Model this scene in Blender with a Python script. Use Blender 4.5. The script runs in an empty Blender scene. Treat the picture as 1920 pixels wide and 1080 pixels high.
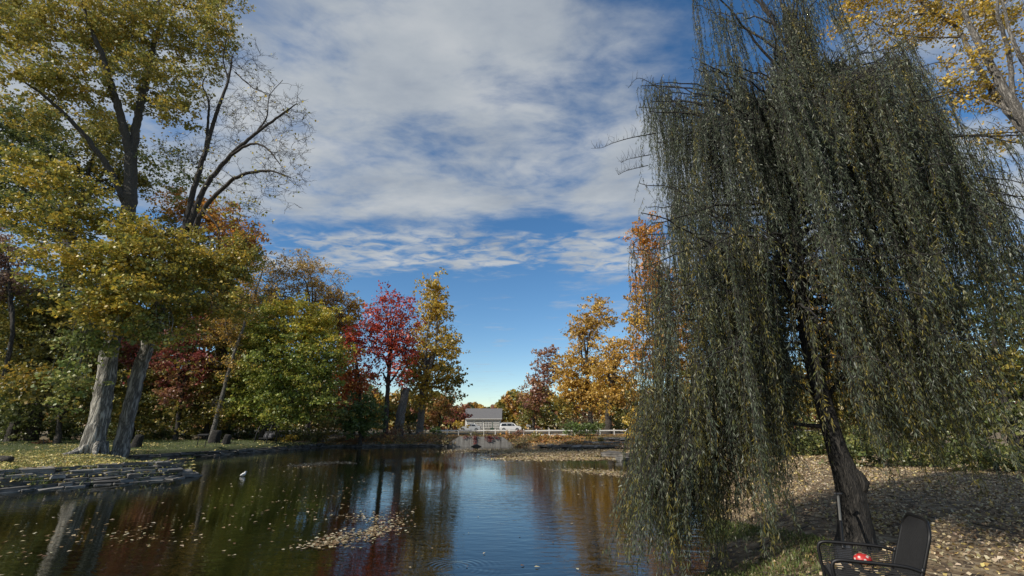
import bpy, bmesh, math, random
import numpy as np
from mathutils import Vector, Matrix

random.seed(7)
R = np.random.default_rng(11)
sc = bpy.context.scene
COL = sc.collection
PI = math.pi
FPX = 800.0
EYE = 1.6
PITCH = math.atan(258 / 800)
CP, SP = math.cos(PITCH), math.sin(PITCH)
WATER = -0.7


# ------------------------------------------------------------------ helpers
def P(x, y, Y):
    """point of the place seen along a given sight line at forward distance Y (metres)"""
    u = (x - 960) / FPX; v = (540 - y) / FPX
    t = Y / (CP - v * SP)
    return np.array((u * t, Y, EYE + (v * CP + SP) * t))


def scale_at(x, y, Y):
    v = (540 - y) / FPX
    return Y / (CP - v * SP) / FPX


def tag(o, label=None, cat=None, group=None, kind=None):
    if label: o['label'] = label
    if cat: o['category'] = cat
    if group: o['group'] = group
    if kind: o['kind'] = kind
    return o


def empty(name, loc, label=None, cat=None, group=None, rz=0):
    o = bpy.data.objects.new(name, None)
    o.empty_display_size = 0.2
    COL.objects.link(o)
    o.location = loc; o.rotation_euler = (0, 0, rz)
    return tag(o, label, cat, group)


def link(name, me, mat, parent=None, smooth=False):
    o = bpy.data.objects.new(name, me)
    COL.objects.link(o)
    if mat is not None:
        me.materials.append(mat)
    if parent is not None:
        o.parent = parent
    if smooth:
        me.polygons.foreach_set('use_smooth', np.ones(len(me.polygons), dtype=bool))
    return o


def np_mesh(name, V, Q, col=None):
    """quads-only mesh from arrays"""
    me = bpy.data.meshes.new(name)
    V = np.ascontiguousarray(V, dtype=np.float32); Q = np.ascontiguousarray(Q, dtype=np.int32)
    me.vertices.add(len(V)); me.vertices.foreach_set('co', V.ravel())
    me.loops.add(Q.size); me.loops.foreach_set('vertex_index', Q.ravel())
    me.polygons.add(len(Q)); me.polygons.foreach_set('loop_start', np.arange(0, Q.size, 4, dtype=np.int32))
    me.update(calc_edges=True)
    if col is not None:
        a = me.color_attributes.new('leaf_col', 'FLOAT_COLOR', 'POINT')
        c = np.ones((len(V), 4), dtype=np.float32); c[:, :3] = col
        a.data.foreach_set('color', c.ravel())
    return me


class Bag:
    """collects quads"""
    def __init__(s): s.v = []; s.q = []; s.n = 0; s.c = []
    def add(s, V, Q, c=None):
        s.v.append(np.asarray(V, dtype=np.float32)); s.q.append(np.asarray(Q, dtype=np.int32) + s.n); s.n += len(V)
        if c is not None: s.c.append(c)
    def mesh(s, name, origin=(0, 0, 0)):
        V = np.concatenate(s.v) - np.asarray(origin, dtype=np.float32)
        return np_mesh(name, V, np.concatenate(s.q), np.concatenate(s.c) if s.c else None)


def tube_arrays(pts, rad, k, wob=0.0, cap=False):
    pts = np.asarray(pts, float); rad = np.asarray(rad, float); n = len(pts)
    T = np.gradient(pts, axis=0); T /= np.linalg.norm(T, axis=1)[:, None] + 1e-9
    ref = np.array((1.0, 0.13, 0.07)) if abs(T[0][2]) > 0.5 else np.array((0.07, 0.1, 1.0))
    A = np.cross(T, ref); A /= np.linalg.norm(A, axis=1)[:, None] + 1e-9
    B = np.cross(T, A)
    ang = np.linspace(0, 2 * PI, k, endpoint=False)
    rr = rad[:, None] * np.ones(k)[None, :]
    if wob:
        rr = rr * (1 + wob * (0.5 * np.sin(ang * 5 + 0.7)[None, :] + 0.5 * np.sin(ang[None, :] * 3 + pts[:, 2:3] * 1.3) + 0.4 * R.standard_normal((n, k))))
    V = pts[:, None, :] + rr[:, :, None] * (np.cos(ang)[None, :, None] * A[:, None, :] + np.sin(ang)[None, :, None] * B[:, None, :])
    V = V.reshape(-1, 3)
    i = np.arange(n - 1)[:, None] * k; j = np.arange(k)[None, :]; j2 = (j + 1) % k
    Q = np.stack([i + j, i + j2, i + k + j2, i + k + j], -1).reshape(-1, 4)
    if cap:
        c0 = len(V); V = np.vstack([V, pts[-1] + T[-1] * 0.01, pts[0] - T[0] * 0.01])
        e = (n - 1) * k
        jj = np.arange(0, k, 2)
        Q = np.vstack([Q, np.stack([e + jj, e + (jj + 1) % k, e + (jj + 2) % k, np.full(len(jj), c0)], -1),
                       np.stack([(jj + 2) % k, (jj + 1) % k, jj, np.full(len(jj), c0 + 1)], -1)])
    return V, Q


def smooth_path(pr, step=0.5):
    """Catmull-Rom through (x,y,z,r) points"""
    pr = np.asarray(pr, float)
    if len(pr) < 3:
        n = max(2, int(np.linalg.norm(pr[1, :3] - pr[0, :3]) / step) + 1)
        t = np.linspace(0, 1, n)[:, None]
        return pr[0] * (1 - t) + pr[1] * t
    E = np.vstack([2 * pr[0] - pr[1], pr, 2 * pr[-1] - pr[-2]])
    E[:, 3] = np.maximum(E[:, 3], 0.004)
    out = []
    for i in range(1, len(E) - 2):
        n = max(2, int(np.linalg.norm(E[i + 1, :3] - E[i, :3]) / step) + 1)
        t = np.linspace(0, 1, n, endpoint=False)[:, None]
        a, b, c, d = E[i - 1], E[i], E[i + 1], E[i + 2]
        out.append(0.5 * (2 * b + (c - a) * t + (2 * a - 5 * b + 4 * c - d) * t ** 2 + (3 * b - a - 3 * c + d) * t ** 3))
    out.append(E[-2][None, :])
    o = np.vstack(out); o[:, 3] = np.maximum(o[:, 3], 0.004)
    return o


def norm(a):
    return a / (np.linalg.norm(a, axis=-1, keepdims=True) + 1e-9)


def leaf_quads(C, size, aspect=0.8, up=0.6, ts=None):
    """one four-cornered leaf per centre; returns V (4n,3), Q (n,4)"""
    n = len(C)
    N = norm(R.standard_normal((n, 3)) + np.array((0, 0, up)))
    T = R.standard_normal((n, 3)) if ts is None else ts
    T = norm(T - N * (T * N).sum(1, keepdims=True))
    B = np.cross(N, T)
    s = size * (0.42 + 0.95 * R.random((n, 1)) ** 1.2)
    w = s * aspect * 0.5
    V = np.stack([C + T * s * 0.55, C + B * w + N * w * 0.25 - T * s * 0.08, C - T * s * 0.45, C - B * w + N * w * 0.25 - T * s * 0.08], 1).reshape(-1, 3)
    Q = np.arange(4 * n).reshape(n, 4)
    return V, Q


# ------------------------------------------------------------------ materials
def new_mat(name):
    m = bpy.data.materials.new(name); m.use_nodes = True
    nt = m.node_tree; b = nt.nodes['Principled BSDF']
    return m, nt, b


def N(nt, t, **kw):
    n = nt.nodes.new(t)
    for k, v in kw.items():
        if k.startswith('i_'): n.inputs[k[2:].replace('_', ' ')].default_value = v
        else: setattr(n, k, v)
    return n


def ramp(nt, stops, interp='LINEAR'):
    n = nt.nodes.new('ShaderNodeValToRGB'); cr = n.color_ramp; cr.interpolation = interp
    while len(cr.elements) < len(stops): cr.elements.new(0.5)
    for e, (p, c) in zip(cr.elements, stops):
        e.position = p; e.color = (*c, 1) if len(c) == 3 else c
    return n


def math_node(nt, op, a, b=None, clamp=False):
    n = nt.nodes.new('ShaderNodeMath'); n.operation = op; n.use_clamp = clamp
    for i, x in enumerate((a, b)):
        if x is None: continue
        if isinstance(x, (int, float)): n.inputs[i].default_value = x
        else: nt.links.new(x, n.inputs[i])
    return n.outputs[0]


def coords(nt, scale=(1, 1, 1), obj=True):
    tc = N(nt, 'ShaderNodeTexCoord'); mp = N(nt, 'ShaderNodeMapping')
    mp.inputs['Scale'].default_value = scale
    nt.links.new(tc.outputs['Object' if obj else 'Generated'], mp.inputs[0])
    return mp.outputs[0]


def noise_mat(name, c1, c2, scale=4, stretch=(1, 1, 1), rough=0.8, bump=0.3, dist=0.02, detail=8, mid=(0.35, 0.65), metal=0, c3=None):
    m, nt, b = new_mat(name)
    v = coords(nt, stretch)
    nz = N(nt, 'ShaderNodeTexNoise', i_Scale=scale, i_Detail=detail, i_Roughness=0.62)
    nt.links.new(v, nz.inputs['Vector'])
    st = [(mid[0], c1), (mid[1], c2)]
    if c3: st = [(mid[0], c1), ((mid[0] + mid[1]) / 2, c2), (mid[1], c3)]
    rp = ramp(nt, st)
    nt.links.new(nz.outputs[0], rp.inputs[0]); nt.links.new(rp.outputs[0], b.inputs['Base Color'])
    b.inputs['Roughness'].default_value = rough; b.inputs['Metallic'].default_value = metal
    if bump:
        bp = N(nt, 'ShaderNodeBump', i_Strength=bump, i_Distance=dist)
        nt.links.new(nz.outputs[0], bp.inputs['Height']); nt.links.new(bp.outputs[0], b.inputs['Normal'])
    return m


def bark_mat(name, dark, light, scale=3.0, ridge=0.06, limb_shade=None):
    m, nt, b = new_mat(name)
    v = coords(nt, (1, 1, 0.14))
    vo = N(nt, 'ShaderNodeTexVoronoi', feature='DISTANCE_TO_EDGE', i_Scale=scale * 2.2)
    dn = N(nt, 'ShaderNodeTexNoise', i_Scale=scale * 2, i_Detail=4)
    nt.links.new(v, dn.inputs['Vector'])
    mx = N(nt, 'ShaderNodeMixRGB', i_Fac=0.35)
    nt.links.new(v, mx.inputs[1]); nt.links.new(dn.outputs[1], mx.inputs[2]); nt.links.new(mx.outputs[0], vo.inputs['Vector'])
    fine = N(nt, 'ShaderNodeTexNoise', i_Scale=scale * 9, i_Detail=8, i_Roughness=0.7)
    nt.links.new(v, fine.inputs['Vector'])
    h = math_node(nt, 'MULTIPLY', vo.outputs['Distance'], 3.0, True)
    h2 = math_node(nt, 'ADD', math_node(nt, 'MULTIPLY', h, 0.65), math_node(nt, 'MULTIPLY', fine.outputs[0], 0.5))
    rp = ramp(nt, [(0.25, dark), (0.5, tuple((np.array(dark) + np.array(light)) * .45)), (0.8, light)])
    nt.links.new(h2, rp.inputs[0]); nt.links.new(rp.outputs[0], b.inputs['Base Color'])
    if limb_shade:      # shade of the upper limbs painted into the bark as darker brown with height
        z0, z1, cy = limb_shade
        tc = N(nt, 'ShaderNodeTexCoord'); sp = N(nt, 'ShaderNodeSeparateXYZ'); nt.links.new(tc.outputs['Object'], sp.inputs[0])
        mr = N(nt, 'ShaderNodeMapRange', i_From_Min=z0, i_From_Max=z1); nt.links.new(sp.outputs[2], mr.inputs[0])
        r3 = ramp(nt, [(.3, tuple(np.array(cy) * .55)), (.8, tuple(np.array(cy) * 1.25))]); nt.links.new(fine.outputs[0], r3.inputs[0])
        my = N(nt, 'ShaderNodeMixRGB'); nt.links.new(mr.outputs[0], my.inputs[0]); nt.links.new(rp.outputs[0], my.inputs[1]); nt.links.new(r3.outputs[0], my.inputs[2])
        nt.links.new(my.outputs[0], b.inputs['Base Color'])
    b.inputs['Roughness'].default_value = 0.9
    bp = N(nt, 'ShaderNodeBump', i_Strength=0.9, i_Distance=ridge)
    nt.links.new(h2, bp.inputs['Height']); nt.links.new(bp.outputs[0], b.inputs['Normal'])
    return m


def leaf_mat(name, trans=0.35, gloss=0.05, back=None):
    """leaf colour comes from the leaf itself (per-leaf attribute)"""
    m = bpy.data.materials.new(name); m.use_nodes = True; nt = m.node_tree
    nt.nodes.clear()
    out = N(nt, 'ShaderNodeOutputMaterial')
    at = N(nt, 'ShaderNodeAttribute', attribute_name='leaf_col')
    df = N(nt, 'ShaderNodeBsdfDiffuse'); tr = N(nt, 'ShaderNodeBsdfTranslucent')
    col = at.outputs['Color']
    if back:
        geo = N(nt, 'ShaderNodeNewGeometry'); mb = N(nt, 'ShaderNodeMixRGB')
        mb.inputs[2].default_value = (*back, 1)
        nt.links.new(math_node(nt, 'MULTIPLY', geo.outputs['Backfacing'], 0.7), mb.inputs[0]); nt.links.new(col, mb.inputs[1]); col = mb.outputs[0]
    nt.links.new(col, df.inputs[0]); nt.links.new(at.outputs['Color'], tr.inputs[0])
    mx = N(nt, 'ShaderNodeMixShader', i_Fac=trans)
    nt.links.new(df.outputs[0], mx.inputs[1]); nt.links.new(tr.outputs[0], mx.inputs[2])
    gl = N(nt, 'ShaderNodeBsdfGlossy', i_Roughness=0.45)
    m2 = N(nt, 'ShaderNodeMixShader', i_Fac=gloss)
    nt.links.new(mx.outputs[0], m2.inputs[1]); nt.links.new(gl.outputs[0], m2.inputs[2])
    nt.links.new(m2.outputs[0], out.inputs[0])
    return m


def plain(name, c, rough=0.5, metal=0.0, var=0.12):
    c = np.array(c)
    return noise_mat(name, tuple(c * (1 - var)), tuple(np.minimum(c * (1 + var), 1)), scale=9, rough=rough, bump=0.05, metal=metal)


M = {}
M['leaf'] = leaf_mat('leaf')
M['willow_leaf'] = leaf_mat('willow_leaf', 0.42, 0.03, back=(0.10, 0.118, 0.092))
M['dry_leaf'] = leaf_mat('dry_leaf', 0.12, 0.04)
M['grass'] = leaf_mat('grass_blade', 0.3, 0.04)
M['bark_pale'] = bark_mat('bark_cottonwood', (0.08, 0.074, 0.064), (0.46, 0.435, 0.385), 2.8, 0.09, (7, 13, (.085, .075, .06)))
M['bark_grey'] = bark_mat('bark_grey', (0.055, 0.05, 0.044), (0.27, 0.25, 0.225), 5, 0.05)
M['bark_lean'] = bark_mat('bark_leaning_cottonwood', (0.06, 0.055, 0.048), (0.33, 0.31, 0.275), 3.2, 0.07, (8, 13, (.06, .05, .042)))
M['bark_dark'] = bark_mat('bark_dark', (0.018, 0.015, 0.012), (0.085, 0.072, 0.058), 4, 0.04)
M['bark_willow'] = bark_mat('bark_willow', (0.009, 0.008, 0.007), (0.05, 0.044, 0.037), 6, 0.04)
M['bark_thin'] = noise_mat('bark_thin', (0.05, 0.043, 0.035), (0.13, 0.115, 0.1), 6, (1, 1, 0.3))
M['stone'] = noise_mat('flagstone', (0.09, 0.085, 0.078), (0.30, 0.285, 0.26), 2.2, (1, 1, 2.5), 0.85, 0.6, 0.03, 10, (0.3, 0.72))
M['stone_dark'] = noise_mat('wet_flagstone', (0.035, 0.033, 0.03), (0.15, 0.14, 0.125), 2.4, (1, 1, 2), 0.7, 0.6, 0.03, 10)
M['white_paint'] = noise_mat('weathered_white_paint', (0.62, 0.61, 0.57), (0.82, 0.81, 0.78), 5, (1, 1, 1), 0.6, 0.1, 0.01)
M['grey_wood'] = noise_mat('grey_wood', (0.12, 0.115, 0.1), (0.3, 0.29, 0.26), 8, (0.2, 1, 1), 0.8, 0.2, 0.01)
M['black_metal'] = plain('black_metal', (0.008, 0.008, 0.009), 0.5, 0.3)
M['black_mesh'] = plain('black_mesh_wire', (0.008, 0.008, 0.009), 0.7, 0.0)
M['dark_plastic'] = plain('dark_plastic', (0.03, 0.03, 0.032), 0.5)
M['rubber'] = plain('tyre_rubber', (0.02, 0.02, 0.02), 0.85)
M['alloy'] = plain('alloy', (0.5, 0.5, 0.52), 0.3, 0.9)
M['glass'] = plain('dark_glass', (0.02, 0.024, 0.028), 0.08)
M['asphalt'] = noise_mat('asphalt', (0.035, 0.035, 0.036), (0.07, 0.068, 0.066), 30, rough=0.9, bump=0.2)


for k in ('stone', 'stone_dark'):          # every stone has its own tone
    nt = M[k].node_tree; b = nt.nodes['Principled BSDF']; src = b.inputs['Base Color'].links[0].from_socket
    at = N(nt, 'ShaderNodeAttribute', attribute_name='stone_tint'); mx = N(nt, 'ShaderNodeMixRGB', blend_type='MULTIPLY', i_Fac=1)
    nt.links.new(src, mx.inputs[1]); nt.links.new(at.outputs['Color'], mx.inputs[2]); nt.links.new(mx.outputs[0], b.inputs['Base Color'])


# ------------------------------------------------------------------ terrain
POND = np.array([(2.0, 6.6), (3.1, 8.6), (4.2, 10.6), (5.4, 13.6), (6.3, 17.5), (7.0, 22.0), (7.6, 25.5), (9.3, 28.6), (10.2, 32.0),
                 (8.6, 35.5), (9.5, 40.0), (12.8, 43.5), (13.5, 46.0), (9.0, 48.6), (3.0, 50.6), (-1.0, 52.2), (-8.0, 52.4), (-14.0, 52.2),
                 (-20.8, 51.0), (-21.6, 47.0), (-22.7, 42.0), (-24.0, 36.5), (-25.2, 32.4), (-26.3, 30.0), (-24.8, 27.0), (-20.5, 24.9), (-16.4, 23.3),
                 (-15.0, 22.2), (-15.3, 20.9), (-16.2, 19.6), (-17.3, 18.1), (-18.3, 16.7), (-20.5, 14.2), (-24.0, 11.0), (-28.0, 6.0), (-28.0, 0.0),
                 (-20.0, -2.5), (-10.0, -1.0), (-4.0, 2.0), (0.0, 5.0)])


def pond_sd(x, y):
    """distance to the shoreline, negative over the water"""
    x = np.asarray(x, float); y = np.asarray(y, float)
    d = np.full(x.shape, 1e9); ins = np.zeros(x.shape, bool)
    n = len(POND)
    for i in range(n):
        ax, ay = POND[i]; bx, by = POND[(i + 1) % n]
        ex, ey = bx - ax, by - ay
        t = np.clip(((x - ax) * ex + (y - ay) * ey) / (ex * ex + ey * ey), 0, 1)
        d = np.minimum(d, np.hypot(x - ax - t * ex, y - ay - t * ey))
        c = ((ay > y) != (by > y)) & (x < (bx - ax) * (y - ay) / (by - ay + 1e-12) + ax)
        ins ^= c
    return np.where(ins, -d, d)


def sstep(a, b, x):
    t = np.clip((x - a) / (b - a), 0, 1); return t * t * (3 - 2 * t)


def ground_z(x, y):
    x = np.asarray(x, float); y = np.asarray(y, float)
    sd = pond_sd(x, y)
    left = sstep(-10, -14, x)
    far = sstep(46, 50, y)
    land = 0.02 * np.sin(x * 0.7 + 1) * np.cos(y * 0.6) + 0.015 * np.sin(x * 1.9) * np.sin(y * 2.3)
    land = land + left * (1 - far) * (-0.12 + 0.22 * np.exp(-((x + 23.2) ** 2 + (y - 25.6) ** 2) / 40.0) + 0.3 * sstep(33, 46, y) * sstep(0, 5, sd))
    land = land * (1 - far) + far * (0.34 * sstep(52, 63, y) - 0.28 * sstep(63, 51, y) + 0.04 * np.sin(x * 0.8) * np.sin(y * 0.9) + 0.15 * sstep(64, 84, y))
    land = land - (1 - left) * (1 - far) * 0.18 * sstep(4, 1, np.abs(x - 5) * 0.35 + np.abs(y - 5.5) * 0.35)
    wl = np.where(y < 24, 2.0, 1.0)
    w = np.where(left > 0.5, wl, 2.4) * (1 - far) + 1.4 * far
    up = WATER - 0.12 + (land - WATER + 0.12) * sstep(-0.2, 1.0, sd / w)
    down = WATER - 0.12 - 0.9 * sstep(0, 4, -sd)
    return np.where(sd > 0, np.maximum(up, WATER - 0.15), down)


def gz(x, y):
    return float(ground_z(np.array([x]), np.array([y]))[0])


def axis(lo, hi, fine_lo, fine_hi, step):
    a = list(np.arange(fine_lo, fine_hi, step)); s = step
    p = fine_hi
    while p < hi: a.append(p); s *= 1.25; p += s
    a.append(hi); s = step; p = fine_lo - step; pre = []
    while p > lo: pre.append(p); s *= 1.25; p -= s
    pre.append(lo)
    return np.array(pre[::-1] + a)


def build_ground():
    X = axis(-900, 900, -40, 40, 0.35); Y = axis(-300, 1500, -6, 66, 0.35)
    gx, gy = np.meshgrid(X, Y)
    Z = ground_z(gx.ravel(), gy.ravel())
    V = np.stack([gx.ravel(), gy.ravel(), Z], 1)
    nx, ny = len(X), len(Y)
    i = np.arange(ny - 1)[:, None] * nx + np.arange(nx - 1)[None, :]
    Q = np.stack([i, i + 1, i + nx + 1, i + nx], -1).reshape(-1, 4)
    m, nt, b = new_mat('lawn_soil_and_litter')
    geo = N(nt, 'ShaderNodeNewGeometry')
    sep = N(nt, 'ShaderNodeSeparateXYZ'); nt.links.new(geo.outputs['Position'], sep.inputs[0])
    n1 = N(nt, 'ShaderNodeTexNoise', i_Scale=0.35, i_Detail=6); nt.links.new(geo.outputs['Position'], n1.inputs['Vector'])
    n2 = N(nt, 'ShaderNodeTexNoise', i_Scale=9, i_Detail=10, i_Roughness=0.7); nt.links.new(geo.outputs['Position'], n2.inputs['Vector'])
    vo = N(nt, 'ShaderNodeTexVoronoi', i_Scale=9.0, i_Randomness=1.0); nt.links.new(geo.outputs['Position'], vo.inputs['Vector'])
    grass = ramp(nt, [(0.3, (0.035, 0.045, 0.014)), (0.55, (0.075, 0.085, 0.028)), (0.75, (0.13, 0.12, 0.05))]); nt.links.new(n2.outputs[0], grass.inputs[0])
    vs = N(nt, 'ShaderNodeSeparateColor'); nt.links.new(vo.outputs['Color'], vs.inputs[0])
    litter = ramp(nt, [(0.0, (0.05, 0.032, 0.018)), (0.4, (0.14, 0.095, 0.05)), (0.75, (0.22, 0.16, 0.09)), (1.0, (0.3, 0.24, 0.15))]); nt.links.new(vs.outputs[0], litter.inputs[0])
    # leaf litter where the willow and the far bank shed, lawn elsewhere
    xr = N(nt, 'ShaderNodeMapRange', i_From_Min=-8.0, i_From_Max=2.0); nt.links.new(sep.outputs[0], xr.inputs[0])
    yf = N(nt, 'ShaderNodeMapRange', i_From_Min=49.0, i_From_Max=52.0, i_To_Min=0.0, i_To_Max=0.35); nt.links.new(sep.outputs[1], yf.inputs[0])
    a = math_node(nt, 'ADD', math_node(nt, 'MULTIPLY', xr.outputs[0], 0.85), yf.outputs[0])
    a = math_node(nt, 'ADD', a, math_node(nt, 'MULTIPLY', math_node(nt, 'SUBTRACT', n1.outputs[0], 0.5), 1.6))
    fac = math_node(nt, 'MULTIPLY', math_node(nt, 'SUBTRACT', a, 0.12), 4.0, True)
    mx = N(nt, 'ShaderNodeMixRGB'); nt.links.new(fac, mx.inputs[0]); nt.links.new(grass.outputs[0], mx.inputs[1]); nt.links.new(litter.outputs[0], mx.inputs[2])
    # dark mud at and under the waterline
    mud = N(nt, 'ShaderNodeMapRange', i_From_Min=WATER - 0.05, i_From_Max=WATER + 0.22, i_To_Min=1.0, i_To_Max=0.0); nt.links.new(sep.outputs[2], mud.inputs[0])
    mm = N(nt, 'ShaderNodeMixRGB'); mm.inputs[2].default_value = (0.03, 0.024, 0.016, 1)
    nt.links.new(mud.outputs[0], mm.inputs[0]); nt.links.new(mx.outputs[0], mm.inputs[1])
    nt.links.new(mm.outputs[0], b.inputs['Base Color']); b.inputs['Roughness'].default_value = 0.95
    bp = N(nt, 'ShaderNodeBump', i_Strength=0.8, i_Distance=0.05); nt.links.new(n2.outputs[0], bp.inputs['Height']); nt.links.new(bp.outputs[0], b.inputs['Normal'])
    o = link('ground', np_mesh('ground', V, Q), m, smooth=True)
    tag(o, kind='structure')


RING = P(848, 1062, 8.35)


def build_water():
    m, nt, b = new_mat('pond_water')
    b.inputs['Base Color'].default_value = (0.005, 0.006, 0.002, 1)
    b.inputs['Roughness'].default_value = 0.035; b.inputs['IOR'].default_value = 1.75
    geo = N(nt, 'ShaderNodeNewGeometry')
    mp = N(nt, 'ShaderNodeMapping'); mp.inputs['Scale'].default_value = (0.55, 1.6, 1); mp.inputs['Rotation'].default_value = (0, 0, 0.25)
    nt.links.new(geo.outputs['Position'], mp.inputs[0])
    n1 = N(nt, 'ShaderNodeTexNoise', i_Scale=3.2, i_Detail=3, i_Roughness=0.5, i_Distortion=0.6); nt.links.new(mp.outputs[0], n1.inputs['Vector'])
    n2 = N(nt, 'ShaderNodeTexNoise', i_Scale=0.12, i_Detail=2); nt.links.new(geo.outputs['Position'], n2.inputs['Vector'])
    patch = ramp(nt, [(0.38, (0.15,) * 3), (0.62, (1, 1, 1))]); nt.links.new(n2.outputs[0], patch.inputs[0])
    h = math_node(nt, 'MULTIPLY', n1.outputs[0], patch.outputs[0])
    n4 = N(nt, 'ShaderNodeTexNoise', i_Scale=1.3, i_Detail=2); nt.links.new(geo.outputs['Position'], n4.inputs['Vector'])
    patch2 = ramp(nt, [(0.42, (0, 0, 0)), (0.6, (1, 1, 1))]); nt.links.new(n4.outputs[0], patch2.inputs[0])
    # rings spreading from a spot near the bank
    vs = N(nt, 'ShaderNodeVectorMath', operation='DISTANCE'); vs.inputs[1].default_value = (float(RING[0]), float(RING[1]), WATER)
    nt.links.new(geo.outputs['Position'], vs.inputs[0]); d = vs.outputs['Value']
    s = math_node(nt, 'SINE', math_node(nt, 'MULTIPLY', d, 62.0))
    fall = N(nt, 'ShaderNodeMapRange', i_From_Min=0.25, i_From_Max=1.0, i_To_Min=1.0, i_To_Max=0.0); nt.links.new(d, fall.inputs[0])
    h = math_node(nt, 'ADD', h, math_node(nt, 'MULTIPLY', math_node(nt, 'MULTIPLY', s, fall.outputs[0]), math_node(nt, 'MULTIPLY', patch2.outputs[0], 0.13)))
    bp = N(nt, 'ShaderNodeBump', i_Strength=0.42, i_Distance=0.03); nt.links.new(h, bp.inputs['Height']); nt.links.new(bp.outputs[0], b.inputs['Normal'])
    V = [(-45, -8, WATER), (30, -8, WATER), (30, 58, WATER), (-45, 58, WATER)]
    tag(link('pond_water', np_mesh('pond_water', np.array(V), np.array([[0, 1, 2, 3]])), m), kind='structure')


# ------------------------------------------------------------------ trees
PAL = {
    'cotton': [(0.27, 0.21, 0.030), (0.22, 0.185, 0.034), (0.31, 0.225, 0.035), (0.16, 0.15, 0.03), (0.11, 0.12, 0.03)],
    'cotton_green': [(0.10, 0.13, 0.035), (0.15, 0.17, 0.045), (0.07, 0.09, 0.025), (0.2, 0.2, 0.06)],
    'cotton_top': [(0.22, 0.185, 0.038), (0.17, 0.155, 0.034), (0.27, 0.20, 0.038), (0.125, 0.13, 0.033)],
    'darkgreen': [(0.06, 0.075, 0.022), (0.075, 0.09, 0.025), (0.05, 0.06, 0.02), (0.12, 0.12, 0.03)],
    'olive': [(0.125, 0.11, 0.024), (0.10, 0.10, 0.024), (0.18, 0.14, 0.025), (0.07, 0.075, 0.02)],
    'olive_yellow': [(0.17, 0.13, 0.025), (0.12, 0.105, 0.022), (0.22, 0.15, 0.025), (0.08, 0.08, 0.02)],
    'orange': [(0.34, 0.15, 0.025), (0.28, 0.13, 0.025), (0.36, 0.19, 0.03), (0.2, 0.11, 0.025)],
    'purple': [(0.13, 0.03, 0.03), (0.17, 0.045, 0.035), (0.10, 0.035, 0.025), (0.16, 0.09, 0.03)],
    'pinkbrown': [(0.13, 0.08, 0.06), (0.17, 0.11, 0.085), (0.09, 0.055, 0.04)],
    'maple_green': [(0.11, 0.14, 0.024), (0.15, 0.17, 0.03), (0.08, 0.105, 0.022), (0.20, 0.19, 0.032)],
    'maple_yellow': [(0.29, 0.25, 0.03), (0.23, 0.21, 0.03), (0.32, 0.23, 0.03), (0.16, 0.165, 0.028)],
    'pale_yellow': [(0.32, 0.22, 0.07), (0.27, 0.18, 0.06), (0.22, 0.15, 0.055)],
    'red': [(0.33, 0.055, 0.03), (0.27, 0.04, 0.032), (0.36, 0.10, 0.04), (0.2, 0.035, 0.028)],
    'red_orange': [(0.30, 0.085, 0.025), (0.25, 0.06, 0.025), (0.31, 0.13, 0.03), (0.17, 0.10, 0.028)],
    'yellow': [(0.36, 0.245, 0.03), (0.31, 0.21, 0.03), (0.26, 0.185, 0.032), (0.19, 0.15, 0.03)],
    'gold': [(0.31, 0.195, 0.035), (0.26, 0.16, 0.033), (0.34, 0.225, 0.045), (0.21, 0.135, 0.036)],
    'brown_red': [(0.17, 0.08, 0.04), (0.13, 0.055, 0.04), (0.2, 0.11, 0.045)],
    'green': [(0.055, 0.085, 0.02), (0.08, 0.11, 0.025), (0.045, 0.065, 0.018)],
    'weeds': [(0.13, 0.105, 0.04), (0.09, 0.085, 0.03), (0.17, 0.13, 0.055), (0.11, 0.06, 0.03)],
    'creeper': [(0.13, 0.03, 0.03), (0.10, 0.028, 0.028), (0.16, 0.05, 0.045)],
    'rust': [(0.24, 0.12, 0.035), (0.19, 0.085, 0.03), (0.28, 0.16, 0.045), (0.14, 0.11, 0.03)],
    'litter': [(0.20, 0.15, 0.09), (0.25, 0.20, 0.13), (0.14, 0.10, 0.058), (0.30, 0.25, 0.17), (0.09, 0.06, 0.034), (0.27, 0.21, 0.08)],
    'fallen_yellow': [(0.38, 0.32, 0.10), (0.30, 0.25, 0.09), (0.24, 0.18, 0.08), (0.42, 0.36, 0.16)],
    'float': [(0.22, 0.18, 0.11), (0.16, 0.115, 0.06), (0.27, 0.235, 0.16), (0.11, 0.075, 0.04), (0.08, 0.05, 0.028)],
    'grass': [(0.05, 0.075, 0.018), (0.075, 0.1, 0.025), (0.11, 0.12, 0.04), (0.04, 0.055, 0.015)],
    'willow': [(0.056, 0.071, 0.040), (0.07, 0.085, 0.053), (0.045, 0.058, 0.033), (0.082, 0.096, 0.062)],
    'willow_olive': [(0.08, 0.08, 0.02), (0.065, 0.07, 0.019), (0.105, 0.096, 0.022), (0.15, 0.12, 0.022)],
}


LB = 1.85


def pick(pal, n, mixclump=0.65, clump_ids=None, nclump=0):
    p = np.array(PAL[pal])
    idx = R.integers(0, len(p), n)
    if clump_ids is not None:
        ci = R.integers(0, len(p), nclump)
        use = R.random(n) < mixclump
        idx = np.where(use, ci[clump_ids], idx)
    c = p[idx] * LB * R.uniform(0.8, 1.22, (n, 1)) * R.uniform(0.93, 1.07, (n, 3))
    return c


def PB(x, y, rx, ry, Y, pal=None, dens=1.0, dy=None):
    """crown mass: centre and radii in metres at forward distance Y"""
    c = P(x, y, Y); s = scale_at(x, y, Y)
    return dict(c=c, r=np.array((rx * s, (dy if dy else 0.5 * (rx + ry) * s), ry * s * 1.05)), pal=pal, dens=dens)


def L(Y, *pts):
    """limb from (x, y, radius[, dY]) sight-line points"""
    out = []
    for p in pts:
        q = P(p[0], p[1], Y + (p[3] if len(p) > 3 else 0)); out.append((q[0], q[1], q[2], p[2]))
    return out


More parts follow.
